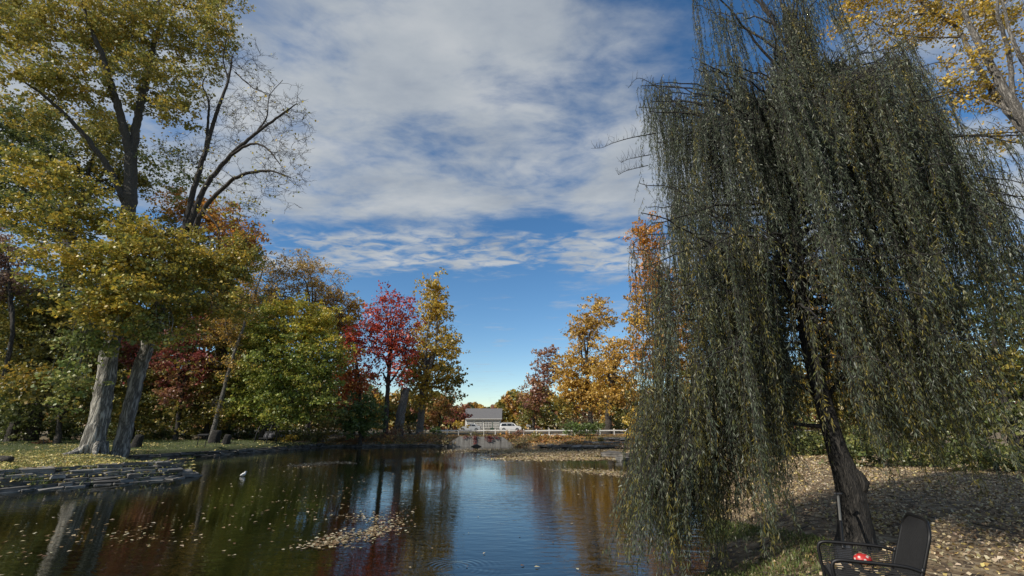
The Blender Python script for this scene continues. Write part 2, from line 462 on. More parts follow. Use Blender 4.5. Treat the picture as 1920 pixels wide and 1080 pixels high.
def make_tree(name, label, cat, base, limbs, blobs, pal='olive', leaf=0.2, clump=0.7, dens=1.0, cover=0.9, bark='bark_grey', group=None, twig=0, sides=14,
              leaf_m='leaf', flat=0.55, rmin=0.006, wob=0.05, up=0.6, crown='crown'):
    base = np.array(base, float)
    root = empty(name, base, label, cat, group)
    wood = Bag(); nodes = []; nrad = []
    for li, lb in enumerate(limbs):
        sp = smooth_path(lb, 0.35)
        if len(sp) > 4: sp[2:-1, :3] += R.standard_normal((len(sp) - 3, 3)) * np.minimum(.03, .10 * sp[2:-1, 3:4] + .006)
        r0 = sp[0, 3]
        k = sides if r0 > 0.15 else (8 if r0 > 0.06 else 5)
        V, Q = tube_arrays(sp[:, :3], sp[:, 3], k, wob if r0 > 0.15 else 0.02, cap=True)
        wood.add(V, Q); nodes.append(sp[:, :3]); nrad.append(sp[:, 3])
    nodes = np.vstack(nodes); nrad = np.concatenate(nrad)
    low = nodes[:, 2].min(); topz = nodes[:, 2].max()
    CC = []; PALS = []; DEN = []
    for bl in blobs:
        rx, ry, rz = bl['r']
        area = PI * max(rx * rz, 0.1)
        nd = 0.95 if bl.get('bare') else bl['dens']
        n = max(3, int(1.6 * dens * nd * area / (clump * clump) * (0.6 + 0.4 * min(ry / rx, 1.5))))
        d = norm(R.standard_normal((n, 3))) * (R.random((n, 1)) ** 0.45)
        d *= 1 + 0.18 * R.standard_normal((n, 1))
        CC.append(bl['c'] + d * bl['r']); PALS += [bl['pal'] or pal] * n; DEN += [bl['dens']] * n
    leaves = Bag()
    if CC:
        C = np.vstack(CC)
        gzv = ground_z(C[:, 0], C[:, 1])
        C[:, 2] = np.maximum(C[:, 2], gzv + 0.35 * clump)
        cap = np.zeros((len(nodes) + len(C) * 7, 3)); cr = np.zeros(len(cap)); cnt = len(nodes)
        cap[:cnt] = nodes; cr[:cnt] = nrad
        okn = nodes[:, 2] > low + 0.22 * (topz - low)
        d0 = np.array([np.min(np.linalg.norm(nodes[okn] - c, axis=1)) for c in C])
        minz = low + 0.22 * (topz - low)
        for ci in np.argsort(d0):
            c = C[ci]
            A = cap[:cnt]
            dd = np.linalg.norm(A - c, axis=1) + 0.6 * np.maximum(0, A[:, 2] - c[2]) + 50 * (A[:, 2] < minz)
            j = int(np.argmin(dd)); p0 = A[j]
            ln = np.linalg.norm(c - p0)
            if ln < 0.05: continue
            mid = p0 + (c - p0) * 0.5 + np.array((0, 0, 0.14 * ln)) + R.standard_normal(3) * 0.09 * ln
            t = np.linspace(0, 1, 6)[:, None]
            pts = (1 - t) ** 2 * p0 + 2 * t * (1 - t) * mid + t * t * c
            pts[1:-1] += R.standard_normal((4, 3)) * 0.025 * ln
            r0 = min(cr[j] * 0.7, 0.014 * ln + 0.012); r0 = max(r0, rmin)
            rr = np.linspace(r0, max(rmin, r0 * 0.35), 6)
            V, Q = tube_arrays(pts, rr, 5 if r0 > 0.03 else 3); wood.add(V, Q)
            cap[cnt:cnt + 5] = pts[1:]; cr[cnt:cnt + 5] = rr[1:]; cnt += 5
            for _ in range(twig):
                q = pts[R.integers(2, 6)]; tl = clump * R.uniform(0.5, 1.3)
                dr = norm(norm(c - p0) * 0.7 + R.standard_normal(3) * 0.75 + np.array((0, 0, 0.15)))
                e = q + dr * tl; mm = (q + e) / 2 + R.standard_normal(3) * 0.1 * tl
                tt = np.linspace(0, 1, 4)[:, None]
                V, Q = tube_arrays((1 - tt) ** 2 * q + 2 * tt * (1 - tt) * mm + tt * tt * e, np.linspace(rmin * 1.3, rmin * 0.6, 4), 3); wood.add(V, Q)
                f = mm + norm(R.standard_normal(3) + dr) * tl * 0.5
                V, Q = tube_arrays(np.array([mm, (mm + f) / 2 + R.standard_normal(3) * 0.04 * tl, f]), np.linspace(rmin, rmin * 0.6, 3), 3); wood.add(V, Q)
        m = cover * PI * clump * clump / (leaf * leaf * 0.45)
        ids = []
        for ci in range(len(C)):
            k = R.poisson(m * ((0.55 + 0.45 * DEN[ci]) if DEN[ci] > .2 else DEN[ci]) * R.uniform(0.5, 1.4)); ids.append(np.full(k, ci))
        ids = np.concatenate(ids) if ids else np.zeros(0, int)
        if len(ids):
            n = len(ids)
            g = R.standard_normal((n, 3)) * np.array((1, 1, flat)) * clump * 0.52
            # leaves of a clump gather on a few sprays
            spray = R.standard_normal((len(C), 5, 3)) * np.array((1, 1, flat)) * clump * 0.55
            pos = C[ids] + 0.5 * g + spray[ids, R.integers(0, 5, n)]
            gg = ground_z(pos[:, 0], pos[:, 1]); pos[:, 2] = np.maximum(pos[:, 2], np.maximum(gg, WATER) + 0.04 + 0.1 * R.random(n))
            V, Q = leaf_quads(pos, leaf, 0.85, up)
            pn = np.array(PALS)
            colr = np.zeros((n, 3))
            for pl in set(PALS):
                sel = pn[ids] == pl
                colr[sel] = pick(pl, int(sel.sum()), 0.6, ids[sel], len(C))
            leaves.add(V, Q, np.repeat(colr, 4, axis=0))
    link('trunk', wood.mesh('trunk', base), M[bark], root, True)
    if leaves.v:
        link(crown, leaves.mesh(crown, base), M[leaf_m], root)
    return root


def auto_limbs(base, blobs, r, lean=(0, 0), stems=1):
    """trunk from the base with limbs reaching into every crown mass"""
    base = np.array(base, float)
    cs = np.array([b['c'] for b in blobs]); cen = cs.mean(0)
    lowz = min(b['c'][2] - b['r'][2] for b in blobs)
    H = max(b['c'][2] + 0.5 * b['r'][2] for b in blobs) - base[2]
    fork = max(base[2] + 0.25 * H, min(lowz + 0.12 * H, base[2] + 0.5 * H))
    top = np.array((cen[0] + lean[0], cen[1] + lean[1], base[2] + 0.92 * H))
    f = (fork - base[2]) / (top[2] - base[2])
    mid = base + (top - base) * f; mid[:2] = base[:2] + (top[:2] - base[:2]) * f * 0.6
    low = base.copy(); low[2] -= 0.3
    tr = [(*low, r * 1.55), (*(base + np.array((0, 0, 0.25))), r * 1.2), (*((base + mid) / 2), r * 0.95), (*mid, r * 0.8), (*((mid + top) / 2 + R.standard_normal(3) * 0.03 * H), r * 0.45), (*top, r * 0.1)]
    out = [tr]
    for b in blobs:
        c = b['c']; s = mid + (top - mid) * R.uniform(0.0, 0.35)
        if c[2] < s[2] + 0.05 * H: s = mid - np.array((0, 0, 0.06 * H))
        m = (s + c) / 2 + np.array((0, 0, 0.06 * H)) + R.standard_normal(3) * 0.02 * H
        out.append([(*s, r * 0.5), (*m, r * 0.3), (*c, r * 0.1)])
    return out


def sky_tree(name, label, cat, bx, Y, blobs, r=0.2, ground=None, **kw):
    b = P(bx, 820, Y); base = np.array((b[0], Y, gz(b[0], Y)))
    if ground is not None: base[2] = ground
    return make_tree(name, label, cat, base, auto_limbs(base, blobs, r), blobs, **kw)


def roots(base, r, n):
    out = []
    for k in range(n):
        a = 2 * PI * k / n + R.uniform(-.3, .3); d = np.array((math.cos(a), math.sin(a), 0)); l = r * R.uniform(1.7, 2.6)
        e = base + d * l; m = base + d * r * 1.15
        out.append([(*(np.array(base) + d * r * .55 + (0, 0, .75)), r * .22), (*(m[:2]), gz(m[0], m[1]) + .16, r * .24), (*(e[:2]), gz(e[0], e[1]) - .03, r * .10)])
    return out


def build_left_trees():
    Y = 25.4
    # ---- big pale cottonwood
    b = P(176, 853, Y); base = (b[0], Y, gz(b[0], Y))
    limbs = [
        L(Y, (165, 866, .86), (172, 848, 0.6), (184, 800, 0.48), (196, 720, 0.44), (208, 640, 0.42), (226, 500, 0.42), (242, 380, 0.38), (246, 290, 0.34)),
        L(Y, (246, 300, 0.27), (230, 235, 0.24, -.4), (206, 155, 0.22, -1), (190, 100, 0.17, -1.5), (168, 50, 0.12, -2), (150, -10, 0.08, -2.5)),
        L(Y, (247, 300, 0.27), (258, 220, 0.24, .3), (270, 170, 0.23, .6), (285, 100, 0.17, 1), (300, 40, 0.13, 1.2), (297, -10, 0.1, 1.4), (315, -70, 0.05, 1.5)),
        L(Y, (240, 390, 0.22), (205, 320, 0.18, -.6), (150, 245, 0.14, -1.5), (95, 190, 0.1, -2.4), (40, 150, 0.05, -3)),
        L(Y + 1, (299, 30, 0.1), (330, 8, 0.08, -.3), (375, 22, 0.06, -.6), (420, 50, 0.03, -1)),
        L(Y - .3, (190, 100, 0.1), (120, 60, 0.08, -1), (60, 40, 0.05, -1.5)),
        L(Y, (226, 500, .16), (170, 470, .1, -1.5), (110, 420, .06, -3)),
        L(Y, (214, 600, .14), (190, 570, .1, -1.2), (165, 600, .07, -1.8), (152, 680, .04, -1.9)),
        L(Y, (240, 400, .16), (290, 440, .1, -1.5), (300, 520, .05, -2.5)),
    ]
    limbs += roots(base, .62, 7)
    T = 'cotton_top'
    blobs = [PB(50, 60, 90, 60, Y - 2, T), PB(150, 45, 70, 50, Y - 2, T), PB(235, 50, 70, 60, Y, T), PB(330, 60, 75, 60, Y + 1, T), PB(405, 45, 40, 55, Y, T, .8),
             PB(60, 145, 80, 45, Y - 3, T), PB(140, 150, 60, 50, Y - 2, T), PB(290, 140, 75, 50, Y, T), PB(330, 195, 45, 38, Y, T), PB(205, 90, 50, 50, Y + 1.5, T), PB(60, 215, 70, 35, Y - 3, T, .8), PB(155, 215, 50, 25, Y + 1, T, .5),
             PB(265, 200, 40, 25, Y + 1, T, .7), PB(20, 10, 90, 50, Y - 1, T), PB(210, -20, 160, 40, Y, T), PB(390, -10, 60, 40, Y + 1, T, .8), PB(390, 120, 30, 60, Y + 1, T, .45),
             PB(70, 330, 55, 38, Y - 3), PB(45, 300, 30, 22, Y - 3), PB(145, 350, 45, 35, Y - 2.5), PB(85, 410, 75, 42, Y - 3), PB(175, 410, 55, 40, Y - 2), PB(110, 490, 75, 45, Y - 3), PB(190, 500, 60, 45, Y - 2.5),
             PB(165, 565, 55, 40, Y - 3), PB(210, 590, 45, 36, Y - 2.5), PB(265, 470, 55, 50, Y - 2), PB(255, 560, 60, 45, Y - 2.8), PB(305, 520, 50, 45, Y - 2),
             PB(235, 480, 45, 40, Y - 3), PB(225, 540, 45, 40, Y - 3.2), PB(245, 430, 40, 30, Y - 2.4), PB(225, 610, 35, 24, Y - 2.6), PB(280, 470, 60, 60, Y - 1.5), PB(160, 650, 38, 35, Y - 2, 'cotton_green'), PB(140, 715, 26, 40, Y - 2, 'cotton_green'), PB(190, 640, 22, 26, Y - 1.8, 'cotton_green'), PB(285, 610, 45, 32, Y - 2, 'cotton_green'), PB(310, 640, 25, 18, Y - 2)]
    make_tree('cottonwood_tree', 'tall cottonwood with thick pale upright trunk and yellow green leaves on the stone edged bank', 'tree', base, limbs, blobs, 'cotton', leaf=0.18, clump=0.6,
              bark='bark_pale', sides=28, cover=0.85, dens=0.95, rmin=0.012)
    # ---- leaning companion with the bare upper limbs
    Y = 26.2
    b = P(226, 852, Y); base = (b[0], Y, gz(b[0], Y))
    limbs = [
        L(Y, (217, 862, 0.54), (224, 846, 0.41), (240, 780, 0.35), (258, 705, 0.36), (275, 650, 0.34), (303, 560, 0.31), (328, 480, 0.28), (348, 425, 0.25)),
        L(Y, (343, 440, 0.2), (362, 360, 0.17), (383, 290, 0.145), (405, 215, 0.12), (428, 150, 0.08), (436, 105, 0.05)),
        L(Y, (428, 150, 0.07), (418, 110, 0.05), (425, 75, 0.03)),
        L(Y, (383, 300, 0.1), (392, 200, 0.08, .4), (380, 160, 0.05, .6), (388, 140, 0.03, .7)),
        L(Y, (352, 430, 0.2), (385, 350, 0.16, -.2), (432, 292, 0.13, -.4), (480, 250, 0.1, -.5), (530, 213, 0.07, -.6), (556, 195, 0.03, -.7)),
        L(Y, (362, 436, 0.18), (383, 392, 0.15, -.4), (418, 352, 0.12, -.7), (455, 328, 0.11, -1), (505, 320, 0.07, -1.2), (545, 333, 0.03, -1.5)),
        L(Y, (432, 292, 0.1, -.4), (470, 270, 0.08, -.8), (500, 278, 0.06, -1), (525, 308, 0.03, -1.2)),
        L(Y, (480, 250, 0.07, -.5), (500, 220, 0.05), (505, 180, 0.03), (530, 150, .02)),
        L(Y, (380, 392, 0.08, -.4), (408, 425, 0.05, -.8), (410, 450, 0.03, -1)),
        L(Y, (440, 135, 0.05), (475, 165, .04), (510, 178, .02)),
    ]
    limbs += roots(base, .42, 6)
    s = 0.012
    blobs = [PB(460, 130, 45, 55, Y, None, s), PB(510, 195, 65, 50, Y, None, s), PB(555, 225, 38, 45, Y, None, s), PB(525, 280, 65, 55, Y, None, s), PB(470, 355, 85, 45, Y, None, s * 1.6), PB(540, 330, 45, 45, Y, None, s),
             PB(420, 200, 45, 60, Y, None, s), PB(395, 290, 45, 50, Y, None, s * 2), PB(445, 240, 40, 40, Y, None, s), PB(440, 400, 55, 35, Y - .5, None, .15), PB(330, 290, 45, 40, Y + .5, None, .12), PB(330, 320, 60, 40, Y + 1, 'cotton_green', .5)]
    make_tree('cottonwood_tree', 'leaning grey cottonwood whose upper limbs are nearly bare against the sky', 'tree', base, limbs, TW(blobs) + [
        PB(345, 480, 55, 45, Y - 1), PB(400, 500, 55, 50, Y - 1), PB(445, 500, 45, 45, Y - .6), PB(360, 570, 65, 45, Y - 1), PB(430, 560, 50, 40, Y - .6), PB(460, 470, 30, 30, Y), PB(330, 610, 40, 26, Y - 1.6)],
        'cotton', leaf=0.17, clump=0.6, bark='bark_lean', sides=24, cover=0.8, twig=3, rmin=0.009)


def TW(blobs):
    """thin the leaves of crown masses that are nearly bare but keep their twigs"""
    for b in blobs:
        b['bare'] = b['dens'] < .2
    return blobs


def build_woods():
    g = 'autumn trees of the wood on the far side of the lawn'
    kw = dict(leaf=0.3, clump=0.95, cover=0.8, rmin=0.012)
    # left edge and behind the cottonwoods
    sky_tree('broadleaf_tree', 'tall dark green tree at the edge of the wood behind the pale cottonwood', 'tree', 60, 44,
             [PB(20, 260, 80, 60, 44), PB(-20, 350, 70, 80, 44), PB(110, 300, 70, 60, 44), PB(60, 230, 60, 40, 45), PB(205, 270, 55, 50, 45, 'olive'), PB(90, 400, 80, 70, 45), PB(230, 330, 60, 50, 46, 'olive'), PB(190, 230, 40, 40, 46, 'olive')],
             .45, pal='darkgreen', group=g, bark='bark_dark', **kw)
    sky_tree('broadleaf_tree', 'thin pinkish brown tree past its peak beside the tall dark green tree', 'tree', -10, 40,
             [PB(10, 470, 45, 50, 40), PB(-30, 500, 50, 60, 40), PB(20, 530, 35, 35, 40)], .2, pal='pinkbrown', group=g, bark='bark_dark', leaf=.22, clump=.8, cover=.6, rmin=.012)
    sky_tree('broadleaf_tree', 'olive tree with slanting dark trunk left of the pale cottonwood', 'tree', 20, 43,
             [PB(60, 580, 70, 50, 43), PB(10, 620, 70, 60, 42), PB(95, 650, 70, 55, 43), PB(20, 700, 70, 50, 42), PB(120, 590, 50, 50, 44)], .35, pal='olive', group=g, bark='bark_dark', **kw)
    sky_tree('broadleaf_tree', 'low yellowish tree with drooping boughs over dark ground at the left of the lawn', 'tree', 110, 40,
             [PB(70, 720, 60, 40, 39, 'olive_yellow'), PB(130, 740, 50, 40, 40), PB(20, 760, 60, 40, 40, 'darkgreen'), PB(170, 770, 40, 35, 41)], .22, pal='olive', group=g, bark='bark_dark', **kw)
    sky_tree('broadleaf_tree', 'dark olive tree standing between and behind the two cottonwood trunks', 'tree', 245, 47,
             [PB(240, 640, 60, 60, 47), PB(230, 730, 60, 50, 46), PB(290, 720, 55, 55, 47), PB(190, 690, 50, 50, 48), PB(260, 780, 50, 30, 46)], .3, pal='olive', group=g, bark='bark_dark', **kw)
    sky_tree('maple_tree', 'bright orange maple top showing behind the bare limbs of the leaning cottonwood', 'tree', 395, 50,
             [PB(390, 410, 60, 35, 50), PB(440, 440, 40, 40, 50), PB(340, 385, 40, 35, 51), PB(420, 490, 50, 50, 50, 'olive_yellow'), PB(330, 440, 60, 50, 51, 'olive_yellow'), PB(390, 550, 70, 60, 51, 'olive_yellow'), PB(455, 470, 30, 40, 50), PB(345, 530, 60, 60, 52, 'olive_yellow')],
             .4, pal='orange', group=g, bark='bark_dark', **kw)
    sky_tree('maple_tree', 'dark purple red maple right of the leaning cottonwood trunk', 'tree', 330, 45,
             [PB(345, 640, 45, 40, 45), PB(385, 605, 28, 32, 45), PB(310, 690, 40, 40, 45), PB(365, 690, 40, 35, 45), PB(250, 660, 30, 35, 46), PB(345, 740, 40, 26, 45, 'brown_red')], .2, pal='purple', group=g, bark='bark_dark', leaf=.26, clump=.8, cover=.75, rmin=.012)
    sky_tree('broadleaf_tree', 'shaggy olive yellow tree filling the wood beside the slender leaning trunk', 'tree', 385, 48,
             [PB(400, 640, 45, 50, 48), PB(390, 720, 50, 55, 47), PB(330, 770, 60, 40, 46, 'olive'), PB(410, 780, 45, 35, 47), PB(445, 600, 40, 50, 49, 'olive_yellow'), PB(460, 680, 40, 60, 49)], .28, pal='olive_yellow', group=g, bark='bark_dark', **kw)
    for (x, lab) in [(-30, 'tall dark tree deep in the wood at the left edge beyond the olive tree'), (95, 'tall dark tree deep in the wood above the low yellowish tree'), (205, 'tall dark tree deep in the wood behind the gap left of the pale cottonwood'), (300, 'tall dark tree deep in the wood behind the purple maple'), (425, 'tall dark tree deep in the wood behind the slender leaning tree'), (500, 'tall dark tree deep in the wood behind the left side of the green maple')]:
        t = 40 if x < 350 else 110
        sky_tree('broadleaf_tree', lab, 'tree', x, 62, [PB(x, 500 + t, 60, 50, 62), PB(x - 40, 580 + t, 60, 60, 62, 'darkgreen'), PB(x + 40, 590 + t, 60, 60, 62, 'olive_yellow'), PB(x, 670 + t * .6, 80, 60, 62), PB(x, 745, 90, 50, 61, 'darkgreen')], .35, pal='olive', group=g, bark='bark_dark', leaf=.36, clump=1.1, cover=.85, rmin=.015)
    # slender leaning tree on the lawn
    Y = 44.0
    b = P(396, 830, Y); base = (b[0], Y, gz(b[0], Y))
    make_tree('slender_tree', 'slender leaning tree with thin pale trunk and sparse yellow brown leaves', 'tree', base,
              [L(Y, (394, 836, .3), (398, 815, .24), (412, 760, .2), (428, 700, .17), (447, 640, .14), (470, 575, .11), (487, 525, .08), (500, 475, .04)),
               L(Y, (440, 660, .07), (425, 620, .05), (420, 585, .03)), L(Y, (470, 575, .06), (500, 550, .04), (520, 520, .02)), L(Y, (480, 545, .05), (462, 505, .03), (470, 480, .02))],
              [PB(430, 610, 40, 40, Y), PB(470, 540, 35, 40, Y), PB(495, 500, 28, 30, Y, None, .6), PB(450, 570, 40, 35, Y), PB(440, 680, 40, 30, Y, None, .6), PB(410, 770, 25, 22, Y, 'olive_yellow', .6)],
              'gold', leaf=.17, clump=.6, cover=.35, bark='bark_grey', twig=3, rmin=.01)
    # green maple over the garden swing
    sky_tree('maple_tree', 'broad green maple turning yellow at its right shoulder with leaves sweeping to the lawn', 'tree', 492, 48,
             [PB(540, 680, 75, 55, 46.0), PB(470, 690, 55, 50, 47.0), PB(605, 690, 45, 60, 47.0), PB(500, 740, 70, 45, 46.0), PB(580, 745, 60, 42, 46.0), PB(450, 755, 40, 38, 47.0), PB(535, 775, 70, 25, 45.5), PB(500, 630, 55, 40, 47.0), PB(560, 620, 55, 42, 47.0, 'maple_yellow'),
              PB(600, 615, 42, 50, 48.0, 'maple_yellow'), PB(545, 575, 50, 28, 48.0, 'maple_yellow'), PB(500, 590, 40, 30, 48.0), PB(615, 660, 38, 40, 47.0, 'maple_yellow'), PB(470, 645, 35, 30, 48.0), PB(610, 770, 35, 28, 47.0, 'olive')],
             .32, pal='maple_green', bark='bark_dark', leaf=.24, clump=.75, cover=.85, rmin=.012)
    sky_tree('pale_tree', 'pale yellow tree with thin branches rising behind the green maple', 'tree', 575, 58,
             [PB(545, 515, 45, 38, 58, None, .7), PB(590, 535, 45, 45, 58, None, .8), PB(515, 555, 40, 45, 58, None, .9), PB(625, 565, 35, 45, 58, 'gold', 1), PB(570, 490, 34, 24, 58, None, .5), PB(640, 620, 25, 45, 59, 'gold'), PB(600, 600, 50, 40, 59, 'gold'), PB(490, 590, 40, 50, 59, 'olive_yellow')],
             .3, pal='pale_yellow', bark='bark_thin', leaf=.22, clump=.9, cover=.6, twig=3, rmin=.016)
    sky_tree('maple_tree', 'narrow orange tree top between the green maple and the red maples', 'tree', 662, 62,
             [PB(668, 575, 18, 24, 62), PB(655, 610, 24, 30, 62), PB(650, 650, 24, 30, 62)], .2, pal='gold', group=g, bark='bark_dark', leaf=.3, clump=.8, cover=.7, rmin=.015)
    kr = dict(leaf=.3, clump=.85, cover=.5, rmin=.018, bark='bark_dark')
    sky_tree('maple_tree', 'scarlet maple with open crown of crimson leaves and several dark stems', 'tree', 722, 58,
             [PB(700, 610, 32, 38, 58), PB(730, 640, 34, 40, 58), PB(700, 675, 34, 28, 58, None, .8), PB(745, 690, 30, 34, 58, None, .8), PB(720, 570, 24, 28, 58), PB(755, 600, 30, 50, 59), PB(690, 715, 22, 22, 58, None, .7), PB(765, 650, 22, 40, 59)],
             .32, pal='red', twig=2, **kr)
    sky_tree('maple_tree', 'orange red maple between the green maple and the scarlet maple', 'tree', 678, 55,
             [PB(650, 680, 28, 34, 55, 'red_orange'), PB(640, 725, 30, 34, 55), PB(668, 720, 28, 34, 55), PB(660, 640, 25, 26, 56, 'red'), PB(645, 765, 32, 22, 55)], .26, pal='red_orange', leaf=.28, clump=.8, cover=.8, rmin=.015, bark='bark_dark')
    sky_tree('dense_bush_tree', 'round dark green small tree at the foot of the red maples', 'tree', 676, 52,
             [PB(675, 770, 36, 34, 52), PB(655, 790, 28, 24, 52), PB(698, 785, 28, 26, 52), PB(675, 800, 38, 16, 51.5)], .18, pal='green', leaf=.22, clump=.6, cover=.9, rmin=.012, bark='bark_dark')
    # leaning snag
    Y = 59; b = P(747, 815, Y); base = (b[0], Y, gz(b[0], Y))
    make_tree('dead_snag', 'leaning dead trunk broken off at the top beside the scarlet maple', 'tree', base,
              [L(Y, (745, 822, .75), (748, 805, .62), (753, 770, .55), (759, 740, .48), (762, 727, .4)), L(Y, (760, 735, .25), (766, 729, .2), (769, 732, .12)), L(Y, (757, 752, .15), (752, 735, .1), (754, 722, .05))],
              [], bark='bark_grey', wob=.09)
    sky_tree('yellow_tree', 'tall golden yellow tree with grey trunk right of the dead snag', 'tree', 786, 66,
             [PB(795, 745, 30, 22, 65), PB(780, 715, 32, 30, 66), PB(820, 705, 38, 36, 66), PB(795, 660, 42, 40, 67), PB(835, 655, 35, 45, 67), PB(810, 600, 38, 42, 67), PB(815, 545, 26, 36, 67), PB(845, 720, 30, 36, 67, 'olive_yellow'), PB(775, 690, 26, 30, 67, 'olive_yellow')],
             .5, pal='yellow', leaf=.36, clump=1.0, cover=.75, rmin=.02, bark='bark_grey')
    sky_tree('small_tree', 'low green and yellow tree under the tall golden one', 'tree', 768, 70,
             [PB(762, 772, 20, 20, 70, 'olive_yellow'), PB(780, 785, 22, 12, 70, 'green'), PB(740, 770, 26, 24, 72), PB(725, 780, 20, 20, 72)], .2, pal='olive_yellow', group=g, leaf=.34, clump=.8, cover=.8, rmin=.015, bark='bark_dark')
    sky_tree('small_tree', 'russet small tree behind the white rail near the round road sign', 'tree', 823, 74,
             [PB(820, 775, 26, 18, 74), PB(835, 760, 24, 22, 74), PB(812, 788, 20, 10, 74, 'rust')], .2, pal='rust', leaf=.34, clump=.8, cover=.8, rmin=.015, bark='bark_dark')
    sky_tree('small_tree', 'maroon shrub tree behind the round road sign', 'tree', 856, 84, [PB(852, 783, 18, 12, 84), PB(862, 775, 18, 16, 84), PB(858, 795, 16, 5, 82, 'yellow')], .2, pal='purple', leaf=.34, clump=.7, cover=.9, rmin=.015, bark='bark_dark')
    # right of the gap
    sky_tree('broadleaf_tree', 'russet brown tree beyond the road right of the white car', 'tree', 1000, 98,
             [PB(1000, 750, 26, 34, 98), PB(985, 775, 20, 20, 98, 'olive'), PB(1020, 720, 28, 36, 98), PB(1018, 770, 26, 24, 98, 'olive'), PB(1030, 680, 22, 30, 98)], .3, pal='brown_red', leaf=.42, clump=1.1, cover=.8, rmin=.02, bark='bark_dark')
    sky_tree('yellow_tree', 'golden tree above the clipped green hedge beside the rail', 'tree', 1110, 72,
             [PB(1080, 740, 36, 32, 72), PB(1060, 765, 26, 22, 72, 'olive_yellow'), PB(1115, 745, 36, 30, 72), PB(1080, 690, 40, 40, 73), PB(1125, 690, 40, 40, 73), PB(1095, 630, 36, 45, 73), PB(1120, 590, 30, 40, 73), PB(1060, 720, 24, 40, 73)], .4, pal='gold', leaf=.36, clump=1.0, cover=.75, rmin=.02, bark='bark_dark')
    sky_tree('yellow_tree', 'olive gold tree with stout dark trunk behind the right end of the rail', 'tree', 1141, 66,
             [PB(1150, 745, 34, 26, 66), PB(1140, 700, 36, 36, 66), PB(1175, 715, 34, 40, 66), PB(1165, 660, 36, 40, 67), PB(1160, 770, 26, 14, 66, 'olive')], .5, pal='gold', leaf=.34, clump=.95, cover=.7, rmin=.02, bark='bark_dark')
    sky_tree('maple_tree', 'tall orange maple glowing behind the left strands of the willow', 'tree', 1245, 52,
             [PB(1208, 450, 32, 40, 52), PB(1215, 520, 36, 50, 52), PB(1255, 560, 40, 55, 52), PB(1205, 600, 40, 50, 52, 'gold'), PB(1275, 630, 36, 50, 52), PB(1230, 670, 50, 45, 52), PB(1290, 700, 40, 40, 52, 'gold')], .4, pal='orange', leaf=.3, clump=.9, cover=.75, rmin=.018, bark='bark_dark')
    sky_tree('small_tree', 'small bright yellow tree on the bank by the left hem of the willow', 'tree', 1212, 36,
             [PB(1195, 785, 22, 20, 36), PB(1215, 800, 24, 26, 36), PB(1190, 815, 18, 16, 36), PB(1230, 830, 22, 18, 36), PB(1225, 770, 24, 24, 36, 'olive_yellow')], .1, pal='yellow', leaf=.17, clump=.42, cover=.9, rmin=.008, bark='bark_dark')
    # wood behind the willow
    g2 = 'trees of the wood behind the willow'
    k2 = dict(leaf=.27, clump=.85, cover=.85, rmin=.012, bark='bark_dark', group=g2)
    sky_tree('broadleaf_tree', 'olive green tree seen through the willow left of its trunk', 'tree', 1390, 36,
             [PB(1360, 640, 60, 60, 36), PB(1420, 600, 60, 60, 36), PB(1390, 720, 80, 60, 36), PB(1330, 740, 50, 50, 36, 'olive_yellow'), PB(1440, 760, 60, 40, 36), PB(1380, 800, 70, 30, 36, 'olive')], .28, pal='olive_yellow', **k2)
    sky_tree('yellow_tree', 'yellow tree showing just right of the willow trunk', 'tree', 1565, 33,
             [PB(1560, 600, 50, 60, 33), PB(1580, 680, 60, 60, 33), PB(1530, 720, 40, 50, 33, 'olive_yellow'), PB(1600, 760, 70, 45, 33, 'olive_yellow'), PB(1560, 810, 70, 26, 33, 'olive'), PB(1540, 520, 40, 40, 33)], .26, pal='gold', **k2)
    sky_tree('broadleaf_tree', 'bushy yellow green tree behind the right half of the willow', 'tree', 1740, 30,
             [PB(1700, 620, 60, 60, 30), PB(1760, 580, 50, 60, 30, 'olive'), PB(1720, 710, 80, 60, 30), PB(1790, 690, 60, 60, 30, 'maple_green'), PB(1690, 790, 80, 40, 30, 'darkgreen'), PB(1790, 790, 80, 45, 30, 'darkgreen')], .26, pal='olive_yellow', **k2)
    sky_tree('broadleaf_tree', 'dark green tree behind the far right strands of the willow', 'tree', 1900, 27,
             [PB(1880, 560, 60, 70, 27), PB(1940, 620, 70, 70, 27), PB(1870, 680, 60, 60, 27, 'olive'), PB(1900, 780, 90, 60, 27), PB(1960, 720, 60, 60, 27)], .3, pal='darkgreen', **k2)
    for i, (x, y, Yd) in enumerate([(1480, 845, 26), (1640, 862, 19), (1850, 872, 17)]):
        lab = ['dark low shrub behind the willow trunk on its left', 'dense dark shrub on the leaf covered ground just right of the willow trunk', 'dark green shrub under the far right strands of the willow'][i]
        s = 26 * Yd / 19
        sky_tree('understory_shrub', lab, 'shrub', x, Yd, [PB(x, y - 20, 70, 34, Yd), PB(x - 50, y - 10, 40, 24, Yd), PB(x + 60, y - 8, 50, 26, Yd)], .06, pal='darkgreen', leaf=.13, clump=.4, cover=.8, rmin=.006, bark='bark_dark', group='dark shrubs under and behind the willow')
    # honey locust overhead at the top right
    Y = 15.5
    base = np.array((21.5, 15.0, gz(21.5, 15)))
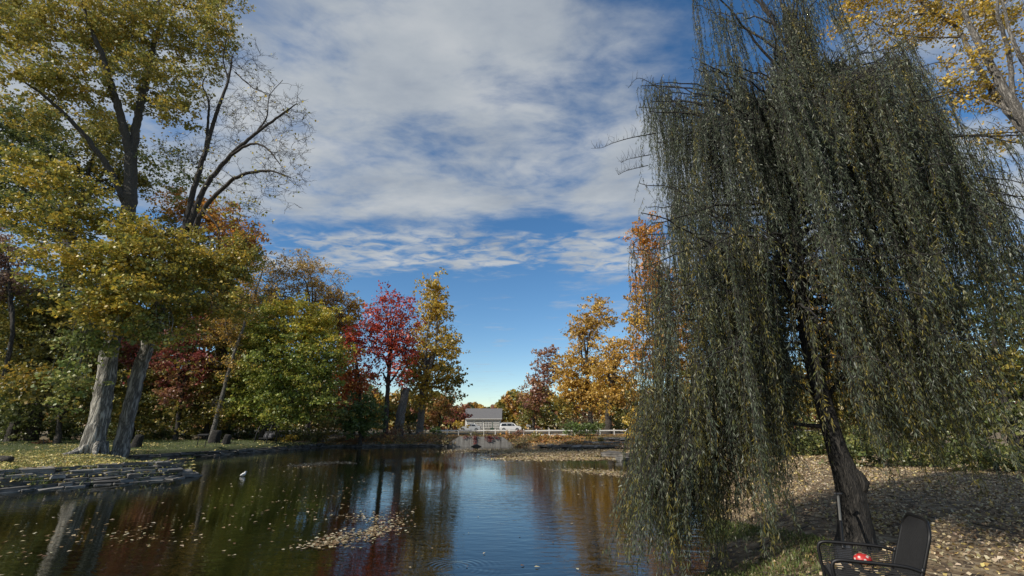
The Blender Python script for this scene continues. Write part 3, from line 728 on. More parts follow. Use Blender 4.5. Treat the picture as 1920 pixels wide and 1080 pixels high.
    limbs = [[(21.6, 15, -.3, .5), (21.4, 15, 1.2, .38), (21.0, 15.1, 4, .34)] + L(Y, (1985, 330, .3), (1905, 205, .26), (1862, 130, .2), (1825, 60, .15), (1798, 0, .1), (1780, -60, .05)),
             L(Y, (1955, 280, .22), (1895, 215, .18, .5), (1835, 130, .15, 1), (1800, 60, .12, 1.4), (1755, 25, .09, 1.6), (1700, -15, .05, 1.8)),
             L(Y, (1900, 200, .14), (1890, 90, .11, -.5), (1870, 20, .08, -1), (1880, -50, .05, -1)),
             L(Y, (1985, 320, .18), (1940, 160, .14, -.5), (1900, 80, .1, -.9), (1875, -20, .06, -1)),
             L(Y, (1755, 25, .06, 1.6), (1710, 30, .05, 1.8), (1660, 50, .04, 2), (1600, 20, .02, 2)),
             L(Y, (1800, 70, .06, 1.4), (1740, 70, .05, 1.6), (1660, 58, .035, 1.8), (1625, 25, .02, 2)),
             L(Y, (1905, 210, .1), (1850, 190, .07, .6), (1790, 170, .04, 1.1))]
    limbs = [[(*p[:3], p[3] * .72) for p in lb] for lb in limbs]
    make_tree('honey_locust_tree', 'golden locust tree reaching over the top right of the willow on grey limbs', 'tree', base, limbs,
              [PB(1600, 20, 50, 40, Y + 2), PB(1690, 10, 60, 40, Y + 2), PB(1720, 55, 50, 30, Y + 2), PB(1650, 65, 50, 26, Y + 2, None, .7), PB(1800, 20, 60, 45, Y + 1), PB(1880, 30, 60, 50, Y), PB(1850, 110, 40, 40, Y, None, .6), PB(1910, 110, 50, 50, Y, None, .7), PB(1790, 110, 36, 30, Y + 1, None, .6),
               PB(1800, 160, 40, 36, Y + 1), PB(1850, 175, 40, 36, Y + 1), PB(1890, 240, 50, 40, Y + 1, None, .5), PB(1780, 220, 30, 20, Y + 1, None, .6), PB(1750, -30, 180, 40, Y + 1.5), PB(1830, 260, 36, 22, Y + 2, None, .6)],
              'yellow', leaf=.13, clump=.55, cover=.42, bark='bark_grey', twig=3, rmin=.009)


# ------------------------------------------------------------------ willow
def build_willow():
    Y = 7.35
    b = P(1604, 1012, Y); base = np.array((b[0], Y, gz(b[0], Y)))
    root = empty('willow_tree', base, 'weeping willow with long grey green strands hanging around its dark slanting trunk', 'tree')
    wood = Bag()
    trunk = L(Y, (1607, 1040, .32), (1605, 1010, .245), (1600, 960, .205), (1590, 905, .185), (1574, 860, .155), (1553, 790, .13, .05), (1532, 715, .12, .15), (1514, 640, .115, .25), (1503, 550, .108, .35), (1494, 470, .10, .4), (1490, 400, .09, .5), (1500, 330, .075, .6), (1512, 250, .06, .8), (1500, 170, .045, 1), (1470, 80, .03, 1), (1420, -20, .02, 1), (1400, -120, .012, 1))
    sp = smooth_path(trunk, .12)
    V, Q = tube_arrays(sp[:, :3], sp[:, 3], 22, .06, True); wood.add(V, Q)
    bu = P(1612, 905, Y - .1)      # the burl on its right side
    V, Q = tube_arrays(np.array([bu + (-.1, 0, -.16), bu + (0, 0, -.08), bu + (.03, 0, 0), bu + (0, 0, .1), bu + (-.1, 0, .24)]), [.04, .085, .10, .08, .03], 12, .1, True); wood.add(V, Q)
    nodes = sp
    # arching boughs
    boughs = []
    def bough(p0, end, sag, r):
        p0 = np.array(p0); end = np.array(end)
        n = 16; t = np.linspace(0, 1, n)[:, None]
        mid = (p0 + end) / 2 + np.array((0, 0, sag))
        pts = (1 - t) ** 2 * p0 + 2 * t * (1 - t) * mid + t * t * end
        pts[1:] += np.cumsum(R.standard_normal((n - 1, 3)) * .035, axis=0)
        V, Q = tube_arrays(pts, np.linspace(r, .008, n), 6); wood.add(V, Q)
        boughs.append(pts)
    def node_at(z):
        i = int(np.argmin(np.abs(nodes[:, 2] - z))); return nodes[i, :3]
    # (sight-line x, y of the bough end, distance) and height on the trunk
    ends = []
    for (x0, x1, y0, y1, Y0, Y1, n, za, zb) in [
        (1190, 1290, 150, 270, 7.5, 10.5, 28, 6, 9), (1280, 1420, 105, 210, 6.2, 10.5, 24, 6, 9.5), (1420, 1560, 75, 190, 6, 10.5, 20, 6.5, 9.8), (1560, 1720, 65, 160, 6, 11, 26, 6.5, 9.8),
        (1700, 1800, 90, 250, 6, 11, 22, 5.5, 8.5), (1780, 1980, 230, 440, 5.8, 11, 28, 4, 7.5), (1188, 1310, 340, 600, 6.5, 10, 30, 3.5, 6), (1320, 1500, 400, 640, 5.6, 10, 22, 3.5, 6), (1500, 1760, 400, 640, 5.6, 10.5, 22, 3, 6),
        (1220, 1420, 640, 760, 6.2, 9.5, 18, 2, 4.2), (1500, 1900, 600, 740, 6, 11.5, 30, 2, 5), (1285, 1560, -120, 40, 7, 11, 14, 8.5, 12)]:
        for _ in range(n):
            e = P(R.uniform(x0, x1), R.uniform(y0, y1), R.uniform(Y0, Y1)); ends.append((e, R.uniform(za, zb)))
    for e, z in ends:
        z = min(z, e[2] + .8)
        p0 = node_at(z)
        ln = np.linalg.norm(e - p0)
        bough(p0, e, .16 * ln, min(.008 + .007 * ln, .045))
    # dark side limbs seen crossing the trunk
    for pts in [L(Y, (1503, 545, .06, .3), (1470, 500, .045, .1), (1420, 505, .035), (1370, 530, .02)), L(Y, (1512, 560, .06, .3), (1535, 538, .05, .1), (1570, 532, .035), (1640, 560, .015)),
                L(Y, (1555, 800, .05, .1), (1520, 798, .035), (1440, 792, .02), (1350, 800, .012))]:
        s2 = smooth_path(pts, .1); V, Q = tube_arrays(s2[:, :3], s2[:, 3], 7); wood.add(V, Q)
    # bare reddish twigs beyond the left edge
    for pts in [L(9.0, (1230, 250, .02), (1185, 258, .014), (1150, 268, .009), (1128, 277, .006), (1108, 278, .004)), L(9.0, (1220, 290, .014), (1180, 298, .008), (1165, 305, .004)), L(9, (1215, 310, .012), (1175, 320, .008), (1160, 328, .004)), L(9, (1290, 215, .02), (1240, 170, .014), (1205, 148, .008), (1190, 150, .005), (1178, 165, .004))]:
        s2 = smooth_path(pts, .06); V, Q = tube_arrays(s2[:, :3], s2[:, 3], 4); wood.add(V, Q)
        for _ in range(26):
            q = s2[R.integers(len(s2) // 4, len(s2)), :3]; e = q + np.array((R.uniform(-.12, .12), R.uniform(-.1, .1), R.uniform(.05, .34)))
            V, Q = tube_arrays(np.array([q, (q + e) / 2 + R.standard_normal(3) * .02, e]), [.004, .003, .002], 3); wood.add(V, Q)
    # hanging strands
    leafC = []; leafT = []; pal = []
    starts = []
    for bpts in boughs:                       # strands hang in tassels with gaps between them
        for _ in range(R.integers(3, 6)):
            i = R.integers(5, len(bpts)); c0 = bpts[i]; ln0 = R.uniform(1.3, 4.4); sw0 = R.standard_normal(2) * .16
            for _ in range(R.integers(4, 9)):
                starts.append((c0 + R.standard_normal(3) * np.array((.085, .085, .06)), i, ln0 * R.uniform(.75, 1.1), sw0))
    for bpts in boughs:                       # short leafy shoots clothing the boughs themselves
        for _ in range(14):
            i = R.integers(3, len(bpts)); starts.append((bpts[i] + R.standard_normal(3) * np.array((.10, .10, .05)) + np.array((0, 0, R.uniform(.05, .3))), i, R.uniform(.3, .9), R.standard_normal(2) * .2))
    for _ in range(120):                       # long tassels trailing over the water
        c0 = P(R.uniform(1195, 1400), R.uniform(640, 860), R.uniform(7.2, 9.4)); ln0 = R.uniform(1.2, 2.4); sw0 = R.standard_normal(2) * .1 + np.array((-.12, 0))
        for _ in range(R.integers(4, 8)):
            starts.append((c0 + R.standard_normal(3) * np.array((.09, .09, .1)), 8, ln0 * R.uniform(.8, 1.1), sw0))
    for _ in range(55):                      # lowest tassels dipping to the pond
        c0 = P(R.uniform(1195, 1340), R.uniform(800, 930), R.uniform(6.6, 8.8)); ln0 = R.uniform(.9, 1.8); sw0 = R.standard_normal(2) * .1 + np.array((-.15, -.05))
        for _ in range(R.integers(4, 8)):
            starts.append((c0 + R.standard_normal(3) * np.array((.09, .09, .1)), 8, ln0 * R.uniform(.8, 1.1), sw0))
    for p, i, Lt, sw0 in starts:
        x, y, z = p
        if y < 7.4 and abs(x - .7075 * y) < (.36 if z - Lt < 5.0 else .2) and R.random() < .9: continue      # thin in front of the bole
        if abs(x / y - .405) < .014 and 2.2 < z < 6 and R.random() < .75: continue
        if x > 4.4 and y > 8.3 and R.random() < (.55 if z < 6.5 else .3): continue      # the far side is thinner: the wood shows through
        if y >= 7.4 and z < 7 and abs(x - .7075 * y) < .6 and R.random() < .6: continue
        # where the hem of the curtain hangs: over the water on the left, head height by the trunk, knee height on the right
        if x < 3.6: hem = R.uniform(-.62, .4)
        elif x < 4.3: hem = R.uniform(-.2, 1.1)
        elif x < 6.6: hem = R.uniform(.95, 2.2)
        elif x < 7.6: hem = R.uniform(.7, 1.8)
        else: hem = R.uniform(.25, 1.4)
        if y < 6.0 and 3.6 < x < 7: hem = max(hem, R.uniform(1.5, 2.4))
        if y < 5.6: hem = max(hem, R.uniform(1.0, 2.2))
        gl = max(gz(x, y), WATER) + .08
        hem = max(hem, gl)
        Ln = min(z - hem, Lt)
        if Ln < .25: continue
        n = max(4, int(Ln / .12))
        t = np.linspace(0, 1, n)
        sway = sw0 + R.standard_normal(2) * .05; fr = R.uniform(1.5, 4)
        out = norm(np.array((x - base[0], y - base[1], 0.0))) * R.uniform(0, .16)
        pts = np.stack([x + out[0] * np.sqrt(t) + sway[0] * t + .03 * np.sin(fr * t * 6 + i), y + out[1] * np.sqrt(t) + sway[1] * t + .03 * np.cos(fr * t * 5 + i), z - Ln * t], 1)
        V, Q = tube_arrays(pts, np.linspace(.0055, .0022, n), 3); wood.add(V, Q)
        m = int(Ln / R.uniform(.019, .033))
        tt = np.sort(R.random(m)); C = np.stack([np.interp(tt, t, pts[:, a]) for a in range(3)], 1)
        d = R.standard_normal((m, 3)) * np.array((1, 1, .25)); d[:, 2] = -R.uniform(1.2, 3.4, m); d = norm(d)
        leafT.append(d); leafC.append(C + d * .05)
        ol = R.random() < (.55 if z < 5.2 else .14) + (.2 if x > 6 else 0)
        pl = np.array(PAL['willow_olive' if ol else 'willow']); pal.append(pl[R.integers(0, len(pl))] * LB * R.uniform(.9, 1.12, (m, 1)))
    C = np.vstack(leafC); Tn = np.vstack(leafT); cl = np.vstack(pal)
    n = len(C)
    Nn = norm(R.standard_normal((n, 3))); Nn = norm(Nn - Tn * (Nn * Tn).sum(1, keepdims=True)); Bn = np.cross(Tn, Nn)
    s = R.uniform(.05, .10, (n, 1)); w = s * R.uniform(.065, .1, (n, 1))
    V = np.stack([C - Tn * s * .5, C + Bn * w - Tn * s * .1 + Nn * w * .3, C + Tn * s * .5 + Nn * s * .08, C - Bn * w - Tn * s * .1 + Nn * w * .3], 1).reshape(-1, 3)
    me = np_mesh('crown', V - base, np.arange(4 * n).reshape(n, 4), np.repeat(cl, 4, axis=0))
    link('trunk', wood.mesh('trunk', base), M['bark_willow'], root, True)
    link('crown', me, M['willow_leaf'], root)
    print('willow leaves', n, 'strands', len(starts))


# ------------------------------------------------------------------ ground cover
def scatter(name, pts, pal, size, aspect=.7, up=2.2, mat='dry_leaf', lift=.02, zs=None, label=None):
    n = len(pts)
    z = ground_z(pts[:, 0], pts[:, 1]) if zs is None else zs
    C = np.stack([pts[:, 0], pts[:, 1], z + lift * (0.4 + R.random(n))], 1)
    V, Q = leaf_quads(C, size, aspect, up)
    c = pick(pal, n)
    o = link(name, np_mesh(name, V, Q, np.repeat(c, 4, axis=0)), M[mat])
    tag(o, label, None, None, 'stuff')
    return o


def rnd_in(n, x0, x1, y0, y1, near=0):
    x = R.uniform(x0, x1, n); y = y0 + (y1 - y0) * R.random(n) ** (1 + near)
    return np.stack([x, y], 1)


def patchy(p, thr, sc, ph=0):
    f = np.sin(p[:, 0] * sc + ph) + np.sin(p[:, 1] * sc * 1.3 + 1.7 + ph) + np.sin((p[:, 0] + p[:, 1]) * sc * .7 + 2 * ph) + R.standard_normal(len(p)) * .7
    return p[f > thr]


def build_litter():
    p = rnd_in(230000, -1, 26, 2.5, 30, .8); p = p[pond_sd(p[:, 0], p[:, 1]) > .15]
    grassy = (p[:, 0] < 6.4) & (p[:, 1] < 11)
    p = p[~grassy | (R.random(len(p)) < .38)]
    f = np.sin(p[:, 0] * 1.1 + 1) + np.sin(p[:, 1] * 1.7 + p[:, 0] * .6) + np.sin(p[:, 0] * 2.9 - p[:, 1] * 2.1); p = p[R.random(len(p)) < np.clip(.66 + .2 * f, .3, 1)]
    scatter('fallen_leaves', p, 'litter', .066, .7, 1.6, label='brown and tan fallen leaves lying under the willow')
    p = rnd_in(46000, -34, -15, 15, 33); p = p[(pond_sd(p[:, 0], p[:, 1]) > .3)]
    d = np.hypot(p[:, 0] + 22.5, (p[:, 1] - 22.5) * 1.0); p = p[R.random(len(p)) < np.exp(-(d / 7.5) ** 2) + .2]
    scatter('fallen_leaves', p, 'fallen_yellow', .12, .75, 2.5, label='yellow fallen leaves around the cottonwood trunks')
    p = rnd_in(22000, -60, -21, 28, 56); p = patchy(p[pond_sd(p[:, 0], p[:, 1]) > .4], .2, .5)
    scatter('fallen_leaves', p, 'fallen_yellow', .17, .75, 2.5, label='scattered leaves over the far lawn')
    p = rnd_in(22000, -22, 26, 48, 66); p = p[pond_sd(p[:, 0], p[:, 1]) > .3]
    scatter('fallen_leaves', p, 'rust', .2, .75, 2, label='rusty leaf litter on the far bank')
    p = rnd_in(14000, 7, 22, 20, 50); p = p[pond_sd(p[:, 0], p[:, 1]) > .1]
    scatter('fallen_leaves', p, 'litter', .16, .75, 2, label='pale leaves on the bank beyond the willow')
    # grass blades
    def blades(pts, h, label, pal='grass'):
        n = len(pts); z = ground_z(pts[:, 0], pts[:, 1])
        a = R.uniform(0, 2 * PI, n); le = R.standard_normal((n, 2)) * .4
        hh = h * R.uniform(.5, 1.3, n)
        base = np.stack([pts[:, 0], pts[:, 1], z - .01], 1); s = np.stack([np.cos(a), np.sin(a), a * 0], 1) * (h * .06)[:, None] if not np.isscalar(h) else np.stack([np.cos(a), np.sin(a), a * 0], 1) * h * .07
        tip = base + np.stack([le[:, 0] * hh, le[:, 1] * hh, hh], 1); mid = (base + tip) / 2 + np.array((0, 0, .12 * np.mean(hh)))
        V = np.stack([base - s, base + s, mid + s * .8, tip], 1).reshape(-1, 3)
        o = link('grass', np_mesh('grass', V, np.arange(4 * n).reshape(n, 4), np.repeat(pick(pal, n), 4, axis=0)), M['grass'])
        tag(o, label, None, None, 'stuff')
    p = rnd_in(90000, 1.2, 5.2, 3.4, 13, .5); p = p[p[:, 0] < 2.6 + .3 * p[:, 1] + .3 * R.standard_normal(len(p))]; p = patchy(p[pond_sd(p[:, 0], p[:, 1]) > .05], -.3, 1.3)
    blades(p, .085, 'short green grass between the willow and the water')
    p = rnd_in(90000, -50, -15, 15, 52); p = p[pond_sd(p[:, 0], p[:, 1]) > .35]
    blades(p, .12, 'mown lawn grass on the left bank')
    bag = Bag(); k = 0
    for q in rnd_in(260, 1, 20, 3.5, 22, .8):
        if pond_sd(q[:1], q[1:])[0] < .2: continue
        a = R.uniform(0, PI); ln = R.uniform(.15, .7); d = np.array((math.cos(a), math.sin(a))) * ln / 2
        pts = np.array([(*(q - d), gz(*(q - d)) + .02), (*(q + R.standard_normal(2) * .03), gz(*q) + .05), (*(q + d), gz(*(q + d)) + .02)])
        V, Q = tube_arrays(pts, [.008, .006, .003], 4); bag.add(V, Q)
    tag(link('fallen_twigs', bag.mesh('fallen_twigs'), M['bark_dark']), 'thin dead twigs lying in the leaf litter', None, None, 'stuff')
    # tufts growing in the joints of the stone edging
    wl = np.array([(-24.0, 11.0), (-20.5, 14.2), (-18.3, 16.7), (-17.3, 18.1), (-16.2, 19.6), (-15.3, 20.9), (-15.05, 22.2)]); cs = np.concatenate([[0], np.cumsum(np.linalg.norm(np.diff(wl, axis=0), axis=1))])
    bases = []
    for _ in range(190):
        t = R.uniform(0, cs[-1]); x = np.interp(t, cs, wl[:, 0]); y = np.interp(t, cs, wl[:, 1]); kk = R.integers(1, 7); off = kk * .24 + R.uniform(-.05, .1)
        for _ in range(R.integers(8, 26)): bases.append((x - .72 * off + R.normal(0, .08), y + .69 * off + R.normal(0, .08), WATER - .12 + kk * .133 + R.uniform(0, .06)))
    b3 = np.array(bases); n = len(b3); a = R.uniform(0, 2 * PI, n); hh = R.uniform(.06, .2, n); le = R.standard_normal((n, 2)) * .5
    sd_ = np.stack([np.cos(a), np.sin(a), a * 0], 1) * .012; tip = b3 + np.stack([le[:, 0] * hh, le[:, 1] * hh, hh], 1); md = (b3 + tip) / 2 + (0, 0, .015)
    V = np.stack([b3 - sd_, b3 + sd_, md + sd_ * .8, tip], 1).reshape(-1, 3)
    tag(link('joint_weeds', np_mesh('joint_weeds', V, np.arange(4 * n).reshape(n, 4), np.repeat(pick('grass', n), 4, axis=0)), M['grass']), 'weeds and grass tufts growing in the joints of the stone edging', None, None, 'stuff')
    k = 2600; t = R.uniform(0, cs[-1], k); kk = R.integers(2, 7, k); off = kk * .24 + R.uniform(-.2, .15, k)
    pts = np.stack([np.interp(t, cs, wl[:, 0]) - .72 * off, np.interp(t, cs, wl[:, 1]) + .69 * off], 1)
    scatter('fallen_leaves', pts, 'fallen_yellow', .11, .75, 3, zs=WATER - .12 + kk * .133 + .04, label='yellow leaves caught on the steps of the stone edging')
    # floating leaves
    def on_water(p, pal, size, label, name='floating_leaves', lift=.004):
        p = p[pond_sd(p[:, 0], p[:, 1]) < -.05]
        n = len(p); C = np.stack([p[:, 0], p[:, 1], np.full(n, WATER + .012) + lift * R.random(n)], 1)
        V, Q = leaf_quads(C, size, .7, 9.0)
        tag(link(name, np_mesh(name, V, Q, np.repeat(pick(pal, n), 4, axis=0)), M['dry_leaf']), label, None, None, 'stuff')
    def wpt(x, y):
        u = (x - 960) / FPX; v = (540 - y) / FPX; t = (WATER - EYE) / (v * CP + SP); return u * t, (CP - v * SP) * t
    p1 = []
    for (x, y, sx, sy, n) in [(90, 1010, 70, 26, 38), (150, 985, 50, 14, 26), (30, 1040, 40, 16, 22), (160, 1000, 26, 12, 26), (250, 1005, 40, 10, 60), (330, 1000, 30, 12, 30), (420, 1000, 60, 26, 40), (200, 960, 90, 30, 26), (430, 940, 80, 24, 60), (560, 930, 60, 26, 90),
                              (640, 930, 70, 26, 90), (360, 905, 60, 10, 20), (560, 960, 50, 30, 40), (720, 900, 80, 20, 80), (520, 880, 30, 6, 40), (880, 870, 70, 12, 90), (1100, 905, 60, 12, 40), (1000, 1000, 90, 40, 14), (980, 900, 50, 14, 20), (800, 1040, 60, 20, 8)]:
        for _ in range(n):
            yy = max(y + R.standard_normal() * sy, 848); p1.append(wpt(x + R.standard_normal() * sx, yy))
    p1 = [q for q in p1 if R.random() < .75]
    on_water(np.array(p1), 'float', .085, 'loose pale leaves scattered on the dark water')
    def raft(cx, cy, sx, sy, n, ang=0):
        q = R.standard_normal((n, 2))
        c, s = math.cos(ang), math.sin(ang)
        return [wpt(cx + (a * sx * c - b_ * sy * s), max(840.5, cy + a * sx * s + b_ * sy * c)) for a, b_ in q]
    on_water(np.array(raft(655, 1008, 46, 7, 380, -.16) + raft(715, 990, 30, 9, 260, -.4) + raft(600, 1022, 22, 3, 110, -.1) + raft(690, 972, 30, 6, 120, 0)), 'float', .085, 'drift of pale floating leaves in the middle of the pond')
    on_water(np.array(raft(585, 871, 22, 1.6, 900, -.06) + raft(640, 868, 14, 1.2, 260)), 'float', .14, 'thin drift of leaves below the far left bank')
    on_water(np.array(raft(1060, 851, 60, 2.2, 9000, -.01) + raft(1050, 860, 55, 1.8, 5000, 0) + raft(960, 846, 50, 2.0, 5000) + raft(1150, 846, 30, 2.4, 2600)), 'litter', .2, 'brown mat of drifted leaves along the far right shore')
    on_water(np.array(raft(1165, 889, 40, 3.0, 1300, .08) + raft(1100, 884, 34, 2, 420, .05)), 'litter', .13, 'pale leaf drift by the low rocks on the right')


def rock_mesh(bm, c, sx, sy, sz, rz, jit=.12, bev=.18):
    lay = bm.verts.layers.float_color.get('stone_tint') or bm.verts.layers.float_color.new('stone_tint')
    r = bmesh.ops.create_cube(bm, size=1.0)
    vs = r['verts']
    tint = random.uniform(.45, 1.25); tw = random.uniform(-.05, .05)
    mat = Matrix.Translation(Vector(c)) @ Matrix.Rotation(rz, 4, 'Z') @ Matrix.Rotation(random.uniform(-.06, .06), 4, 'X') @ Matrix.Rotation(random.uniform(-.06, .06), 4, 'Y')
    for v in vs:
        v.co = Vector((v.co.x * sx * (1 + random.uniform(-jit, jit)), v.co.y * sy * (1 + random.uniform(-jit, jit)), v.co.z * sz * (1 + random.uniform(-jit, jit))))
        v.co.x += random.uniform(-.06, .06) * sx; v.co.y += random.uniform(-.06, .06) * sy
    es = list({e for v in vs for e in v.link_edges})
    w = bev * min(sx, sy, sz)
    out = bmesh.ops.bevel(bm, geom=es, offset=w, segments=2, affect='EDGES', profile=.6)
    allv = set(vs) | set(out['verts'])
    for v in [v for v in allv if v.is_valid]:
        v.co += Vector((random.uniform(-.035, .035), random.uniform(-.045, .045), random.uniform(-.02, .02)))
        v.co = mat @ v.co
        v[lay] = (tint * (1 + tw), tint, tint * (1 - tw), 1)


def bm_obj(name, bm, mat, parent=None, smooth=False, origin=None):
    if origin is not None:
        for v in bm.verts: v.co -= Vector(origin)
    me = bpy.data.meshes.new(name); bm.to_mesh(me); bm.free()
    o = link(name, me, mat, parent, smooth)
    if origin is not None and parent is None: o.location = origin
    return o


def stone_wall(name, label, poly, courses, mat, size=(.45, 1.1), thick=.16, depth=.55, back=.2, z0=None):
    bm = bmesh.new()
    poly = np.array(poly, float)
    seg = np.linalg.norm(np.diff(poly, axis=0), axis=1); cum = np.concatenate([[0], np.cumsum(seg)])
    z = (WATER - .12) if z0 is None else z0
    for k in range(courses):
        s = random.uniform(0, .3)
        while s < cum[-1] - .1:
            w = random.uniform(*size) * (1.0 if k else .8)
            m = min(s + w / 2, cum[-1])
            x = np.interp(m, cum, poly[:, 0]); y = np.interp(m, cum, poly[:, 1])
            i = min(int(np.searchsorted(cum, m)) - 1, len(seg) - 1); i = max(i, 0)
            d = (poly[i + 1] - poly[i]) / seg[i]; nrm = np.array((-d[1], d[0]))   # points inland (poly runs with land on its left)
            off = k * back + random.uniform(-.07, .07) + depth * .35
            th = thick * random.uniform(.8, 1.2)
            if random.random() > .04:
                rock_mesh(bm, (x + nrm[0] * off, y + nrm[1] * off, z + th / 2), w * 1.02, depth * random.uniform(.8, 1.25), th * 1.1, math.atan2(d[1], d[0]), .13, .14)
            s += w + random.uniform(.0, .05)
        z += thick * .95
    o = bm_obj(name, bm, mat)
    return tag(o, label, 'stone wall')


def build_stonework():
    stone_wall('stone_edging', 'stepped dry stone edging of flat grey slabs below the cottonwoods', [(-24.0, 11.0), (-20.5, 14.2), (-18.3, 16.7), (-17.3, 18.1), (-16.2, 19.6), (-15.3, 20.9), (-15.05, 22.2), (-16.4, 23.3)], 6, M['stone'], size=(.35, 1.0), thick=.14, back=.24)
    stone_wall('stone_edging', 'long low line of dark slabs edging the far lawn', [(-24.8, 27.0), (-26.3, 30.0), (-25.2, 32.4), (-24.0, 36.5), (-22.7, 42.0), (-21.6, 47.0), (-20.8, 51.0)][::-1][::-1], 3, M['stone_dark'], (.5, 1.5), .16, .7, .22)
    stone_wall('stone_edging', 'low dark stone kerb along the far left shore', [(-20.8, 51.2), (-14.0, 52.3), (-8.2, 52.5)][::1], 2, M['stone_dark'], (.5, 1.4), .17, .6, .1)
    for i, (a, b_, z, lab) in enumerate([((3.5, 50.9), (17.5, 46.2), WATER - .05, 'lowest of the stepped stone ledges right of the concrete wall'),
                                         ((8.5, 51.2), (19.5, 47.8), WATER + .28, 'middle one of the stepped stone ledges right of the concrete wall'),
                                         ((10.5, 53.6), (16.5, 52.0), WATER + .62, 'topmost short stone ledge under the white rail')]):
        stone_wall('stone_ledge', lab, [b_, a][::-1][::-1], 2, M['stone'], (.35, 1.5), .17, .9, .2, z)
    # low rocks in the shallows on the right
    labs = ['large dark rock at the waterline near the willow hem', 'flat dark rock farther along the right shore', 'small dark rock lying in the leaf drift', 'rough dark rock beside the low right bank', 'low broad rock at the tip of the right bank']
    for (x, y, sx, sy, sz), lb in zip([(8.1, 26.8, 1.5, 1.1, .45), (9.2, 29.6, 1.6, 1.0, .4), (7.6, 31.0, .9, .7, .3), (9.2, 33.5, 1.5, 1.1, .4), (8.3, 36.0, 2.2, 1.2, .35)], labs):
        bm = bmesh.new(); rock_mesh(bm, (0, 0, 0), sx, sy, sz, random.uniform(0, 3), .25, .25)
        bmesh.ops.subdivide_edges(bm, edges=bm.edges[:], cuts=1, use_grid_fill=True)
        for v in bm.verts: v.co += Vector([random.uniform(-.03, .03) for _ in range(3)])
        o = bm_obj('shore_rock', bm, M['stone_dark']); o.location = (x, y, WATER + .1)
        tag(o, lb, 'rock', 'rocks in the shallows on the right')


# ------------------------------------------------------------------ far bank
def box_bm(bm, c, s, rz=0):
    r = bmesh.ops.create_cube(bm, size=1.0)
    m = Matrix.Translation(Vector(c)) @ Matrix.Rotation(rz, 4, 'Z') @ Matrix.Diagonal((*s, 1))
    bmesh.ops.transform(bm, matrix=m, verts=r['verts'])
    return r['verts']


def bevel_all(bm, w, seg=2):
    bmesh.ops.bevel(bm, geom=bm.edges[:], offset=w, segments=seg, affect='EDGES')


def fence(name, label, xs, Y, mat, h=.82, rails=(.62,), postw=.1, kerb=False, group=None, dY=0.0, lean=0.0, rail_h=.1):
    x0 = P(xs[0], 815, Y)[0]
    root = empty(name, (x0, Y, gz(x0, Y)), label, 'fence', group)
    pts = []
    for i, x in enumerate(xs):
        p = P(x, 815, Y + dY * i); z = gz(p[0], p[1]); pts.append((p[0], p[1], z))
        bm = bmesh.new(); box_bm(bm, (0, 0, h / 2 - .1), (postw, postw, h + .2)); bevel_all(bm, .012)
        o = bm_obj('post', bm, mat, root); o.location = (p[0] - x0, p[1] - Y, z - gz(x0, Y)); o.rotation_euler = (0, random.uniform(-lean, lean) , 0)
    bz = gz(x0, Y)
    for a, b_ in zip(pts[:-1], pts[1:]):
        for rh in rails:
            A = Vector((a[0] - x0, a[1] - Y - postw * .62, a[2] - bz + rh)); B = Vector((b_[0] - x0, b_[1] - Y - postw * .62, b_[2] - bz + rh))
            d = B - A
            bm = bmesh.new(); box_bm(bm, (0, 0, 0), (d.length * .995, .04, rail_h)); bevel_all(bm, .008)
            o = bm_obj('rail', bm, mat, root); o.location = (A + B) / 2
            o.rotation_euler = (0, -math.asin(d.z / d.length), math.atan2(d.y, d.x))
    return root


def build_fences():
    xs = [813.5, 838.3, 859.6, 883, 907, 928.6, 954.8, 982, 1006, 1029.7, 1056, 1078, 1100, 1125.3, 1152, 1176]
    fence('rail_fence', 'low white single rail fence running along the far bank above the concrete wall', xs, 62, M['white_paint'], .86, (.62,), .11, rail_h=.13)
    fence('rail_fence', 'weathered grey two rail fence behind the weeds left of the white one', [590, 620.5, 646, 672, 700, 726, 752, 776, 797], 60.5, M['grey_wood'], .85, (.66, .25), .1, rail_h=.09, lean=.06)
    # white boards lying at the foot of the rail
    bm = bmesh.new(); A = P(997, 817, 61.2); B = P(1074, 817, 61.2)
    box_bm(bm, ((A[0] + B[0]) / 2, 61.2, gz(A[0] + 3, 61.2) + .05), (B[0] - A[0], .14, .14)); bevel_all(bm, .02)
    tag(bm_obj('timber_kerb', bm, M['white_paint']), 'white timber kerb at the foot of the white rail', 'kerb')


